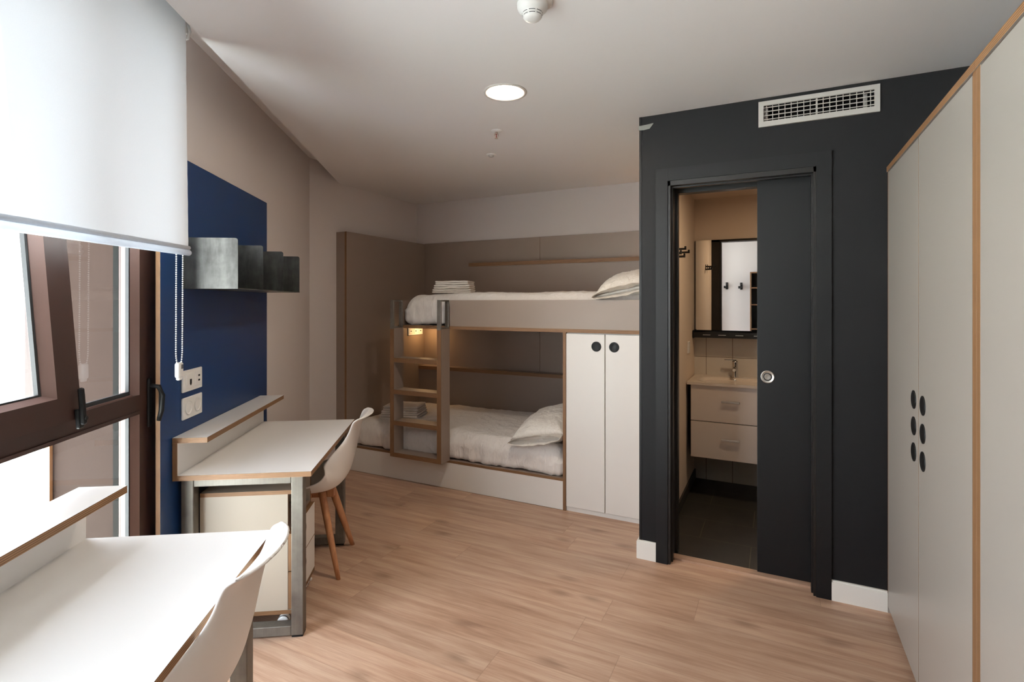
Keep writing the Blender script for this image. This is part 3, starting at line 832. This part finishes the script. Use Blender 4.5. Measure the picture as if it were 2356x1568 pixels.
# socket strip and reading lamps
t = Thing('bed_socket', 'white socket strip on the end panel under the upper bunk', 'socket', (-3.33, 4.41, 1.15))
mb = MB(); mb.rbox(-3.33, -3.320, 4.29, 4.53, 1.115, 1.195, .003); t.part('cover_plate', mb, 'whiteplast')
for y in (4.33, 4.41, 4.49):
    mb = MB(); mb.rbox(-3.320, -3.3175, y-.029, y+.029, 1.128, 1.182, .002); o = t.part('insert', mb, 'trim')
    mb = MB(); mb.box(-3.3175, -3.3168, y-.008, y+.008, 1.15, 1.16); t.part('port', mb, 'black', o)
def reading(label, x, y, z, down=True):
    t = Thing('reading_lamp', label, 'lamp', (x, y, z), group='small reading lamps in the bunks')
    mb = MB(); mb.cyl((x, y, z), (x, y, z+.03), .03, n=24); t.part('housing', mb, 'blackmetal')
    mb = MB(); mb.cyl((x, y, z-.004), (x, y, z), .024, n=24); t.part('light_disc', mb, 'readlamp')
reading('small warm reading lamp under the upper bunk by the corner', -3.20, 4.43, 1.21)
mb = MB()
t = Thing('bed_lamp', 'warm wall lamp glowing at the head of the upper bunk', 'lamp', (-.86, 4.56, 2.0))
mb = MB(); mb.rbox(-.90, -.82, 4.53, 4.578, 1.96, 2.03, .006); t.part('housing', mb, 'blackmetal')
mb = MB(); mb.cyl((-.86, 4.54, 1.956), (-.86, 4.54, 1.96), .02, n=20); t.part('light_disc', mb, 'readlamp')

# closet under the upper bunk
cl = Thing('closet', 'white two door closet under the head end of the upper bunk', 'closet', (-1.0, 3.9, 0))
mb = MB(); mb.box(-1.303, -.70, 3.462, 4.47, .03, 1.238); cl.part('carcass', mb, 'white_lam')
mb = MB(); mb.box(-1.303, -.70, 3.452, 3.466, 0, .028); cl.part('plinth', mb, 'white_lam')
for x0, x1, hx in ((-1.301, -1.027, -1.084), (-1.021, -.704, -.961)):
    mb = MB(); mb.rbox(x0, x1, 3.440, 3.459, .033, 1.232, .0012, seg=1); dr = cl.part('door', mb, 'white_lam')
    mb = MB(); mb.lathe([(.034, .001), (.034, -.003), (.029, -.004), (.025, -.003), (.021, -.0012), (.0, -.0008)], (hx, 3.440, 1.15), 'y', 40); cl.part('round_handle', mb, 'black', dr)

# ------------------------------------------------------------------ bedding
def softbox(x0, x1, y0, y1, z0, z1, r, disp, res=.022, crown=0.0):
    """rounded box with a displacement field disp(p, n) -> offset along n (in metres)"""
    bm = bmesh.new()
    L = (x1-x0, y1-y0, z1-z0); C = Vector(((x0+x1)/2, (y0+y1)/2, (z0+z1)/2))
    ns = [max(4, int(round(l/res))) for l in L]
    vmap = {}
    def vert(i, j, k):
        key = (i, j, k)
        if key in vmap: return vmap[key]
        p = Vector((-.5+i/ns[0], -.5+j/ns[1], -.5+k/ns[2])); p = Vector((p.x*L[0], p.y*L[1], p.z*L[2]))
        rr = min(r, min(L)/2*.98) if p.z > 0 else min(r, min(L)/2)*.45
        q = Vector([max(-(L[a]/2-rr), min(L[a]/2-rr, p[a])) for a in range(3)])
        d_ = p-q; n = d_.normalized() if d_.length > 1e-7 else Vector((0, 0, 1))
        pp = q+n*rr + C
        if crown: 
            fx = 1-abs(p.x/(L[0]/2))**4; fy = 1-abs(p.y/(L[1]/2))**3
            if p.z > 0: pp.z += crown*fx*fy*(p.z/(L[2]/2))
        pp = pp + n*disp(pp, n)
        vmap[key] = bm.verts.new(pp); return vmap[key]
    def quad(a, b_, c, d_):
        try: f = bm.faces.new([vert(*a), vert(*b_), vert(*c), vert(*d_)]); f.smooth = True
        except ValueError: pass
    X, Y, Z = ns
    for i in range(X):
        for j in range(Y):
            quad((i, j, 0), (i, j+1, 0), (i+1, j+1, 0), (i+1, j, 0)); quad((i, j, Z), (i+1, j, Z), (i+1, j+1, Z), (i, j+1, Z))
    for i in range(X):
        for k in range(Z):
            quad((i, 0, k), (i+1, 0, k), (i+1, 0, k+1), (i, 0, k+1)); quad((i, Y, k), (i, Y, k+1), (i+1, Y, k+1), (i+1, Y, k))
    for j in range(Y):
        for k in range(Z):
            quad((0, j, k), (0, j, k+1), (0, j+1, k+1), (0, j+1, k)); quad((X, j, k), (X, j+1, k), (X, j+1, k+1), (X, j, k+1))
    mb = MB(); mb.bm.free(); mb.bm = bm; mb.uv = bm.loops.layers.uv.new('UVMap')
    return mb
def ridg(v): return 1-abs(noise.noise(v))*2.0
def duvet_disp(seed, amp=1.0):
    def f(p, n):
        a = 0
        w = noise.noise(Vector((p.x*2.2, p.y*2.5, p.z*2+seed)))
        a += .010*w
        if n.z < .7:    # hanging sides: folds running up and down
            s = (1-max(0, n.z)/.7)
            x = p.x+p.y*.7
            a += s*(.013*ridg(Vector((x*9+w*1.5, p.z*3.0, seed)))+.006*ridg(Vector((x*24+w*2, p.z*6, seed+3)))-.010)
            a += s*.016*noise.noise(Vector((x*3.3, p.z*5, seed+8)))
        else:
            s = (n.z-.7)/.3
            q = p.x*.8+p.y*.9
            a += s*(.009*ridg(Vector((q*4+w*2, (p.x-p.y)*1.4, seed+1)))**2+.005*ridg(Vector((q*11, (p.x-p.y)*3, seed+5))))
        return a*amp
    return f
mb = softbox(-3.300, -1.335, 3.448, 4.465, .226, .425, .09, duvet_disp(1.0), .0145, .025)
single('duvet', mb, 'linen', (-2.3, 3.97, .222), 'rumpled white duvet covering the lower bunk mattress', 'duvet', group='white duvets on the bunks')
mb = softbox(-2.740, -.72, 3.470, 4.465, 1.270, 1.505, .10, duvet_disp(5.3), .0145, .018)
single('duvet', mb, 'linen', (-1.7, 3.97, 1.265), 'white duvet tucked into the upper bunk behind the side rail', 'duvet', group='white duvets on the bunks')

def pillow(label, loc, rot, size, seed):
    W_, D_, H_ = size; n = 44
    mb = MB(); tops = []; bots = []
    for side in (1, -1):
        g = []
        for i in range(n+1):
            row = []
            for j in range(n+1):
                s = -1+2*i/n; t_ = -1+2*j/n
                k = 1-.09*(1-abs(t_)**2)*abs(s)**3; k2 = 1-.09*(1-abs(s)**2)*abs(t_)**3
                e = (max(0, 1-abs(s)**2.6))**.55*(max(0, 1-abs(t_)**2.6))**.55
                w = noise.noise(Vector((s*1.7, t_*1.7, seed+side)))
                ang = math.atan2(t_, s); rad = math.hypot(s, t_)
                wr = .010*ridg(Vector((math.cos(ang)*2.6, math.sin(ang)*2.6, seed+rad*.8)))*min(1, rad)**1.5*min(1, e*2.2) + .012*w*e + .006*ridg(Vector((s*5+w*2, t_*3.2, seed)))*e
                row.append(mb._v((s*W_/2*k, t_*D_/2*k2, side*(H_/2*e+.002)+wr*side*.9)))
            g.append(row)
        for i in range(n):
            for j in range(n): mb._f([g[i][j], g[i+1][j], g[i+1][j+1], g[i][j+1]], 0, None, True)
        (tops if side > 0 else bots).append(g)
    T_, B_ = tops[0], bots[0]
    for i in range(n):
        mb._f([T_[i][0], T_[i+1][0], B_[i+1][0], B_[i][0]], 0, None, True); mb._f([T_[i][n], B_[i][n], B_[i+1][n], T_[i+1][n]], 0, None, True)
        mb._f([T_[0][i], B_[0][i], B_[0][i+1], T_[0][i+1]], 0, None, True); mb._f([T_[n][i], T_[n][i+1], B_[n][i+1], B_[n][i]], 0, None, True)
    # open hem of the pillow case at the -y end
    hem = []
    for lay in range(6):
        f = lay/5; row = []
        for i in range(n+1):
            s = -1+2*i/n
            opn = .034*(1-s*s)**.6*(.4+.6*f)
            row.append((s*W_/2*(.96+.03*f), -D_/2*.93-.085*f+.012*noise.noise(Vector((s*3, f*2, seed))), opn, .006*noise.noise(Vector((s*4, f*3, seed+2)))))
        hem.append(row)
    for side in (1, -1):
        vs = [[mb._v((x, y, side*o+w_)) for x, y, o, w_ in row] for row in hem]
        for a_, b_ in zip(vs, vs[1:]):
            for i in range(n): mb._f([a_[i], a_[i+1], b_[i+1], b_[i]], 0, None, True)
    o = link('pillow', mb, 'pillow', None, (0, 0, 0), loc, 0, recalc=False)
    o.rotation_euler = rot
    props(o, label, 'pillow', 'white pillows on the bunks'); return o
pillow('white pillow leaning on the wooden divider at the head of the lower bunk', (-1.552, 3.77, .510), (R(6), R(-11), R(2)), (.415, .64, .21), 3.0)
pillow('white pillow at the head of the upper bunk beside the dark wall', (-.925, 3.79, 1.565), (R(6), R(-12), R(2)), (.42, .64, .21), 9.0)

def towel(label, x, y, z, w_, d_, h_, seed, group, turn=0):
    """folded towel: stacked layers joined by a rounded fold on the front edge"""
    mb = MB(); n = 2; lh = h_/n; nx = 26
    # cross-section in y-z (zig-zag fold), extruded along x
    sec = []
    for k in range(n):
        z0 = k*lh; ra = lh*.46
        ys = [(-d_/2+ra), (d_/2-ra)]
        pts = [(-d_/2+ra+ra*math.cos(a), z0+lh/2+ra*math.sin(a)) for a in [PI/2+PI*i/8 for i in range(9)]]
        pts += [(d_/2-ra+ra*math.cos(a), z0+lh/2+ra*math.sin(a)) for a in [-PI/2+PI*i/8 for i in range(9)]]
        sec.append(pts)
    for k, pts in enumerate(sec):
        rings = []
        for i in range(nx+1):
            s = i/nx; x_ = -w_/2+w_*s
            pinch = 1-.10*(abs(2*s-1)**8)
            sag = .0035*noise.noise(Vector((s*3, k*.7, seed)))+.0015*noise.noise(Vector((s*9, k, seed+4)))
            ex = .006*noise.noise(Vector((k*2.3, seed, 1)))*(2*s-1)
            rings.append([mb._v((x_+ex, py+.004*noise.noise(Vector((s*4, k*1.9, seed+2))), pz+sag)) for py, pz in pts])
        for a_, b_ in zip(rings, rings[1:]):
            m_ = len(pts)
            for i in range(m_): mb._f([a_[i], a_[(i+1) % m_], b_[(i+1) % m_], b_[i]], 0, None, True)
        # rounded ends
        for end, rg in ((-1, rings[0]), (1, rings[-1])):
            ctr = sum((v.co for v in rg), Vector())/len(rg)
            ring2 = [mb._v(((v.co.x+end*.007), ctr.y+(v.co.y-ctr.y)*.975, ctr.z+(v.co.z-ctr.z)*.35)) for v in rg]
            for i in range(len(rg)): mb._f([rg[i], rg[(i+1) % len(rg)], ring2[(i+1) % len(rg)], ring2[i]], 0, None, True)
            mb._f(ring2)
    o = link('towel', mb, 'towel', None, (0, 0, 0), (x, y, z), turn)
    props(o, label, 'towel', group)
names = ('bottom', 'middle', 'top')
for k in range(3):
    towel('folded white towel, %s one of the stack on the upper bunk' % names[k], -2.455+.004*k, 3.80, 1.527+.0350*k, .318-.020*k, .22-.012*k, .034, 3.1*k+1, 'towels stacked on the upper bunk', R(20-3*k))
for k in range(3):
    towel('folded white towel, %s one of the stack on the lower bunk' % names[k], -2.93+.006*k, 3.72, .438+.040*k, .335-.018*k, .24, .039, 2.7*k+11, 'towels stacked on the lower bunk', R(13+3*k))

# ------------------------------------------------------------------ wardrobe
wd = Thing('wardrobe', 'tall cream wardrobe with plywood edges and three doors along the right side', 'wardrobe', (.77, 1.9, 0))
def wb(name, x0, x1, y0, y1, z0, z1, thin, face='ward_lam'):
    mb = MB(); mb.box(x0, x1, y0, y1, z0, z1, mi=0, edge=1, thin=thin); return wd.part(name, mb, [face, 'ply'])
XW = .471
wb('side_panel', XW, 1.07, 2.984, 2.996, 0, 2.061, 1); wb('side_panel', XW, 1.07, 1.777, 1.806, 0, 2.061, 1); wb('side_panel', XW, 1.07, 1.748, 1.776, 0, 2.061, 1); wb('side_panel', XW, 1.07, .56, .588, 0, 2.061, 1)
wb('top_panel', XW-.004, 1.07, 1.777, 2.997, 2.061, 2.084, 2); wb('top_panel', XW-.004, 1.07, .56, 1.776, 2.061, 2.084, 2)
wb('plinth', XW+.05, XW+.068, .588, 2.986, 0, .045, 0); wb('back_panel', 1.055, 1.069, .588, 2.986, .045, 2.061, 0)
for y0, y1, hy in ((2.402, 2.982, 2.470), (1.808, 2.398, 2.333), (1.170, 1.746, 1.235), (.590, 1.166, 1.10)):
    mb = MB(); mb.box(XW, XW+.019, y0, y1, .03, 2.056, mi=0, edge=1, thin=0); dr = wd.part('door', mb, ['ward_lam', 'ply'])
    for z in (1.081, .981, .882):
        mb = MB(); mb.lathe([(.035, .001), (.035, -.003), (.031, -.0045), (.027, -.003), (.023, -.001), (0, -.0006)], (XW, hy, z), 'x', 40)
        wd.part('cup_handle', mb, 'black', dr)

# ------------------------------------------------------------------ ceiling fittings
t = Thing('ceiling_light', 'round recessed downlight glowing warm white in the ceiling', 'ceiling light', (-1.209, 2.336, ZC))
mb = MB(); mb.lathe([(.109, 0), (.108, -.004), (.100, -.006), (.088, -.003), (.0865, -.0005)], (-1.209, 2.336, ZC), 'z', 56); t.part('trim_ring', mb, 'grille')
mb = MB(); mb.lathe([(.0875, -.0015), (0, -.0015)], (-1.209, 2.336, ZC), 'z', 56); t.part('diffuser', mb, 'lamp')
t = Thing('smoke_detector', 'white smoke detector at the top edge of the photo', 'smoke detector', (-.759, 1.675, ZC))
c = (-.759, 1.675, ZC)
mb = MB(); mb.lathe([(0, 0), (.060, 0), (.060, -.006), (.055, -.010), (0, -.010)], (c[0]+.010, c[1]+.005, ZC), 'z', 48); t.part('mounting_base', mb, 'whiteplast')
mb = MB(); mb.lathe([(.054, -.008), (.053, -.022), (.050, -.030), (.040, -.040), (.036, -.043), (.0355, -.046), (.033, -.052), (.033, -.055), (.027, -.062), (.015, -.066), (0, -.067)], c, 'z', 48); t.part('sensor_body', mb, 'whiteplast')
mb = MB()
for row_r, row_z in ((.0362, -.0455), (.0335, -.0535)):
    for k in range(8):
        a0 = k*PI/4+.08; a1 = (k+1)*PI/4-.08; st = 6
        for i in range(st):
            p = a0+(a1-a0)*i/st; q_ = a0+(a1-a0)*(i+1)/st
            vs = [mb._v((c[0]+row_r*math.cos(x)*1.0, c[1]+row_r*math.sin(x), ZC+row_z+dz)) for x, dz in ((p, 0), (q_, 0), (q_, .0022), (p, .0022))]
            mb._f(vs)
t.part('vent_slots', mb, 'gasket')
t = Thing('sprinkler', 'small pendent sprinkler head between the downlight and the motion sensor', 'sprinkler', (-1.526, 2.833, ZC))
c = (-1.526, 2.833, ZC)
mb = MB(); mb.lathe([(0, 0), (.034, 0), (.034, -.002), (.026, -.009), (.012, -.012), (0, -.012)], c, 'z', 32); t.part('escutcheon', mb, 'whiteplast')
mb = MB(); mb.cyl((c[0], c[1], ZC-.012), (c[0], c[1], ZC-.022), .009, n=16)
for s in (-1, 1): mb.tube([(c[0]+s*.010, c[1], ZC-.020), (c[0]+s*.013, c[1], ZC-.032), (c[0]+s*.005, c[1], ZC-.047)], .0022, 8)
mb.cyl((c[0], c[1], ZC-.047), (c[0], c[1], ZC-.050), .010, n=20); t.part('frame_arms', mb, 'copper')
mb = MB(); mb.cyl((c[0], c[1], ZC-.022), (c[0], c[1], ZC-.044), .003, n=10); t.part('glass_bulb', mb, 'redglass', label='red glass bulb')
t = Thing('ceiling_motion_sensor', 'small round motion sensor, farthest fitting on the ceiling', 'sensor', (-1.806, 3.275, ZC))
c = (-1.806, 3.275, ZC)
mb = MB(); mb.lathe([(0, 0), (.036, 0), (.036, -.003), (.030, -.007), (.018, -.008)], c, 'z', 32); t.part('sensor_ring', mb, 'whiteplast')
mb = MB(); mb.lathe([(.022, -.007), (.019, -.015), (.010, -.020), (0, -.021)], c, 'z', 24); t.part('lens', mb, 'sensor')

# air vent
t = Thing('air_vent', 'white rectangular air grille high on the dark wall', 'vent', (.18, 3.0, 2.415))
x0, x1, z0, z1 = -.078, .441, 2.350, 2.479
mb = MB(); ix0, ix1, iz0, iz1 = -.054, .419, 2.376, 2.457
mb.box(x0, x1, 2.988, 3.0, iz1, z1).box(x0, x1, 2.988, 3.0, z0, iz0).box(x0, ix0, 2.988, 3.0, iz0, iz1).box(ix1, x1, 2.988, 3.0, iz0, iz1)
t.part('frame', mb, 'grille')
for k in range(4):
    z = iz0+(iz1-iz0)*(k+.5)/4
    mb = MB(); mb.box(ix0, ix1, 2.993, 2.999, z-.0016, z+.0016); t.part('louvre', mb, 'grille')
for k in range(17):
    x = ix0+(ix1-ix0)*(k+.5)/17
    mb = MB(); mb.box(x-.0016 if k != 8 else x-.004, x+.0016 if k != 8 else x+.004, 3.000, 3.006, iz0, iz1); t.part('vertical_blade', mb, 'grille')
mb = MB(); mb.box(ix0, ix1, 3.075, 3.079, iz0, iz1); mb.box(ix0+.001, ix0+.02, 3.04, 3.075, iz0, iz1, mi=1).box(ix1-.035, ix1-.022, 3.04, 3.075, iz0, iz1, mi=1); t.part('duct', mb, ['duct', 'grille'])

mb = MB()
poly = [(-.695, 2.426), (-.695, 2.450), (-.655, 2.452), (-.612, 2.456), (-.618, 2.446), (-.634, 2.427), (-.665, 2.424)]
A = [mb._v((x, 2.9965, z)) for x, z in poly]; B = [mb._v((x, 2.9955, z)) for x, z in poly]
mb._f(A); mb._f(B[::-1])
for i in range(len(poly)): mb._f([A[i], A[(i+1) % len(poly)], B[(i+1) % len(poly)], B[i]])
single('tape_strip', mb, 'tape', (-.65, 2.996, 2.44), 'torn strip of grey tape at the top left corner of the dark wall', 'tape')

# ------------------------------------------------------------------ bathroom
v = Thing('vanity_unit', 'glossy cream wall hung vanity with two drawers in the bathroom', 'vanity', (-.2, 4.34, .30))
YV = 4.11
mb = MB(); mb.box(-.575, .22, YV+.020, 4.568, .312, .833); v.part('body', mb, 'black', label='dark body')
for z0, z1, hz_ in ((.574, .836, .728), (.302, .568, .450)):
    mb = MB(); mb.rbox(-.565, .23, YV, YV+.018, z0, z1, .001, seg=1); dr = v.part('drawer', mb, 'vanity')
    mb = MB(); mb.rbox(-.352, -.228, YV-.020, YV-.012, hz_-.009, hz_+.006, .002); mb.box(-.345, -.338, YV-.014, YV, hz_-.006, hz_+.004).box(-.242, -.235, YV-.014, YV, hz_-.006, hz_+.004)
    v.part('bar_handle', mb, 'brushed', dr)
bs = Thing('washbasin', 'white ceramic washbasin on top of the vanity drawers', 'washbasin', (-.2, 4.34, .84))
mb = MB(); nx, ny = 40, 24; X0, X1, Y0, Y1 = -.592, .26, YV-.012, 4.569
g = {}
for i in range(nx+1):
    for j in range(ny+1):
        x = X0+(X1-X0)*i/nx; y = Y0+(Y1-Y0)*j/ny
        sx = (x+.20)/.31; sy = (y-4.29)/.155; r = (abs(sx)**4+abs(sy)**4)**.25
        dz = -.07*(1-min(1, r)**6)**.8 if r < 1 else 0
        g[i, j] = mb._v((x, y, .858+dz))
for i in range(nx):
    for j in range(ny): mb._f([g[i, j], g[i+1, j], g[i+1, j+1], g[i, j+1]], 0, None, True)
mb.box(X0, X1, Y0, Y1, .838, .858, skip=('+z',))
bs.part('basin', mb, 'ceramic')
mb = MB(); mb.lathe([(0, -.003), (.008, -.003), (.013, -.005), (.014, 0)], (-.285, 4.4445, .835), 'y', 20); bs.part('overflow_ring', mb, 'chrome')
fc = Thing('faucet', 'chrome basin mixer tap with a flat lever', 'faucet', (-.285, 4.50, .858))
mb = MB(); mb.lathe([(.0, 0), (.026, 0), (.026, .005), (.0225, .009), (.021, .10), (.023, .118), (.020, .130), (0, .132)], (-.285, 4.50, .858), 'z', 28); fc.part('body', mb, 'chrome')
mb = MB(); mb.tube([(-.285, 4.49, .925), (-.285, 4.44, .935), (-.285, 4.395, .925)], [.016, .014, .012], 14); fc.part('spout', mb, 'chrome')
mb = MB(); mb.rbox(-.365, -.275, 4.49, 4.512, .990, .997, .003); fc.part('lever', mb, 'chrome')
mr = Thing('mirror_cabinet', 'frameless mirror with a black metal shelf above the basin', 'mirror', (-.15, 4.55, 1.2))
mb = MB(); mb.box(-.590, .35, 4.545, 4.573, 1.222, 1.955); mr.part('backing', mb, 'black')
mb = MB(); mb.box(-.586, .35, 4.5425, 4.5448, 1.224, 1.955); mr.part('mirror_glass', mb, 'mirror')
mb = MB(); y0 = 4.44
mb.box(-.596, .36, y0, 4.572, 1.168, 1.172).box(-.596, .36, y0, y0+.004, 1.172, 1.21).box(-.596, .36, 4.56, 4.572, 1.16, 1.222).box(-.596, -.592, y0, 4.572, 1.16, 1.225)
mr.part('shelf', mb, 'blackmetal', label='black metal shelf')
mb = MB()
for x in (-.49, -.375, -.25, -.12): mb.box(x-.028, x+.028, y0-.0008, y0, 1.188, 1.193)
mr.part('shelf_slots', mb, 'brushed')
# switch on the bathroom wall
mb = MB(); mb.rbox(-.60, -.590, 4.17, 4.26, 1.06, 1.15, .003)
single('light_switch', mb, 'whiteplast', (-.595, 4.215, 1.1), 'white light switch on the bathroom wall left of the mirror', 'switch')
# hooks
def hook(label, base, frame_dir, s=1.0, group='black wall hooks'):
    """frame_dir: rotation about z; local +x points out of the wall"""
    t = Thing('hanging_hook', label, 'hook', (0, 0, 0), group=group)
    mb = MB(); mb.rbox(0, .006*s, -(.011 if s < 1 else .014)*s, (.011 if s < 1 else .014)*s, -(.030 if s < 1 else .045)*s, (.030 if s < 1 else .045)*s, .002*s); t.part('back_plate', mb, 'blackmetal')
    mb = MB(); mb.rbox(.006*s, .085*s, -.008*s, .008*s, .000*s, .014*s, .002*s); mb.rbox(.073*s, .086*s, -.008*s, .008*s, .000*s, .026*s, .002*s); t.part('upper_peg', mb, 'blackmetal')
    mb = MB(); mb.rbox(.006*s, .050*s, -.008*s, .034*s, -.030*s, -.015*s, .002*s); mb.rbox(.038*s, .050*s, .012*s, .034*s, -.030*s, .000*s, .002*s); t.part('lower_peg', mb, 'blackmetal')
    t.o.location = base; t.o.rotation_euler = (0, 0, frame_dir); return t
hook('black coat hook on the bathroom side wall, nearer the door', (-.60, 3.60, 1.795), 0, .9)
hook('black coat hook on the bathroom side wall, nearer the mirror', (-.60, 3.75, 1.785), 0, .9)
hook('black hook on the white rear wall, left one in the mirror reflection', (-.753, -.75, 1.735), PI/2, 1.35)
hook('black hook on the white rear wall, right one in the mirror reflection', (-.523, -.75, 1.727), PI/2, 1.35)
# open shelving at the rear, seen in the mirror
sh = Thing('open_shelving', 'tall open plywood shelving with dark compartments, seen in the mirror', 'shelving', (0, -.85, 0))
def sb_(name, *a, thin, face='black'):
    mb = MB(); mb.box(*a, mi=0, edge=1, thin=thin); sh.part(name, mb, [face, 'ply'])
sb_('side_panel', -.375, -.355, -.748, -.45, 0, 1.95, thin=0); sb_('side_panel', .40, .42, -.748, -.45, 0, 1.95, thin=0)
sb_('top_panel', -.355, .40, -.748, -.45, 1.93, 1.95, thin=2); sb_('back_panel', -.355, .40, -.748, -.74, 0, 1.93, thin=1)
for z in (.05, .55, 1.0, 1.40, 1.68): sb_('shelf', -.355, .40, -.74, -.452, z, z+.018, thin=2)
# bathroom lamp
t = Thing('ceiling_light', 'round warm ceiling light inside the bathroom', 'ceiling light', (.12, 3.52, 2.3))
mb = MB(); mb.lathe([(.10, 0), (.10, -.006), (.09, -.008), (.088, -.002)], (.12, 3.52, 2.3), 'z', 40); t.part('trim_ring', mb, 'whiteplast')
mb = MB(); mb.lathe([(.088, -.003), (0, -.003)], (.12, 3.52, 2.3), 'z', 40); t.part('diffuser', mb, 'bathlamp')

# ------------------------------------------------------------------ outdoors
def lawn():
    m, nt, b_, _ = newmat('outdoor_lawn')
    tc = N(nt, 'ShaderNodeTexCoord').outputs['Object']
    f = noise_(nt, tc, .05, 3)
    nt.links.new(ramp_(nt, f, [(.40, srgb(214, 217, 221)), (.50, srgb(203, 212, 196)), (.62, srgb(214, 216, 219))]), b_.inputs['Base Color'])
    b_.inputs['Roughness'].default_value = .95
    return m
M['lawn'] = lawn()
mb = MB(); mb.box(-500, 300, -400, 500, -26.5, -26)
single('ground', mb, 'lawn', (0, 0, -26), kind='structure')
# distant apartment block, facade turned to the room
bx, by = -205, 62
bd_ = Thing('apartment_block', 'distant white apartment block with rows of windows outside', 'building', (bx, by, -26))
Tb = Matrix.Translation((bx, by, -26)) @ Matrix.Rotation(R(160-270), 4, 'Z')
mb = MB(); mb.T = Tb; mb.box(-38, 8, 0, 14, 0, 37.0); mb.box(-39, 9, -1, 15, 37.0, 38.0); bd_.part('building_body', mb, plain('render_white', srgb(236, 236, 236), .8))
gm = plain('far_window_glass', srgb(34, 37, 38), .4, var=.35, vscale=.4); rm = plain('far_shutter', srgb(58, 47, 42), .7, var=.1, vscale=.4)
for i in range(10):
    for k in range(7):
        x = 5.0-6.0*k; z = 4.2+3.05*i
        mb = MB(); mb.T = Tb; mb.box(x-.85, x+.85, -.15, .05, z, z+1.7)
        bd_.part('window', mb, rm if (i*3+k*5) % 7 in (2, 3) else gm)

# ------------------------------------------------------------------ light
wld = bpy.data.worlds.new('World'); S.world = wld; wld.use_nodes = True
nt = wld.node_tree; nt.nodes.clear()
o = N(nt, 'ShaderNodeOutputWorld'); bg = N(nt, 'ShaderNodeBackground')
tc = N(nt, 'ShaderNodeTexCoord'); sp = N(nt, 'ShaderNodeSeparateXYZ'); nt.links.new(tc.outputs['Generated'], sp.inputs[0])
c = ramp_(nt, sp.outputs[2], [(0.0, (.93, .965, 1.0, 1)), (.6, (.78, .88, 1.0, 1))])
nt.links.new(c, bg.inputs[0]); bg.inputs[1].default_value = 10.5
nt.links.new(bg.outputs[0], o.inputs[0])

sun = bpy.data.lights.new('sun', 'SUN'); sun.energy = 112.0; sun.angle = R(1.5); sun.color = (1, .98, .97)
so = bpy.data.objects.new('sun', sun); COL.objects.link(so)
dirv = Vector(UV(-.25, -1, -1.5)).normalized()      # travels away from the building, down onto the lawn
so.rotation_euler = dirv.to_track_quat('-Z', 'Y').to_euler(); so.location = (0, 0, 10)

pl = bpy.data.lights.new('window_portal', 'AREA'); pl.shape = 'RECTANGLE'; pl.size = 2.28; pl.size_y = 2.54; pl.cycles.is_portal = True
po = bpy.data.objects.new('window_portal', pl); COL.objects.link(po); po.location = UV((UL+UR)/2, -1.30, 1.29)
po.rotation_euler = Vector((FV[0], FV[1], 0)).to_track_quat('-Z', 'Y').to_euler()

# ------------------------------------------------------------------ camera
cam = bpy.data.cameras.new('camera'); co = bpy.data.objects.new('camera', cam); COL.objects.link(co)
co.location = (0, 0, 1.45); co.rotation_euler = (R(90), 0, math.atan2(606, 1210))
cam.sensor_width = 36; cam.lens = 1210*36/2356; cam.shift_y = -(784-695)/2356; cam.clip_start = .05; cam.clip_end = 1000
S.camera = co
S.view_settings.view_transform = 'Standard'; S.view_settings.look = 'None'; S.view_settings.gamma = 1
S.view_settings.use_curve_mapping = False; S.view_settings.exposure = 0.30
cy = S.cycles
cy.max_bounces = 9; cy.diffuse_bounces = 5; cy.glossy_bounces = 4; cy.transmission_bounces = 4; cy.transparent_max_bounces = 8
cy.caustics_reflective = False; cy.caustics_refractive = False; cy.sample_clamp_indirect = 6
cy.use_denoising = True
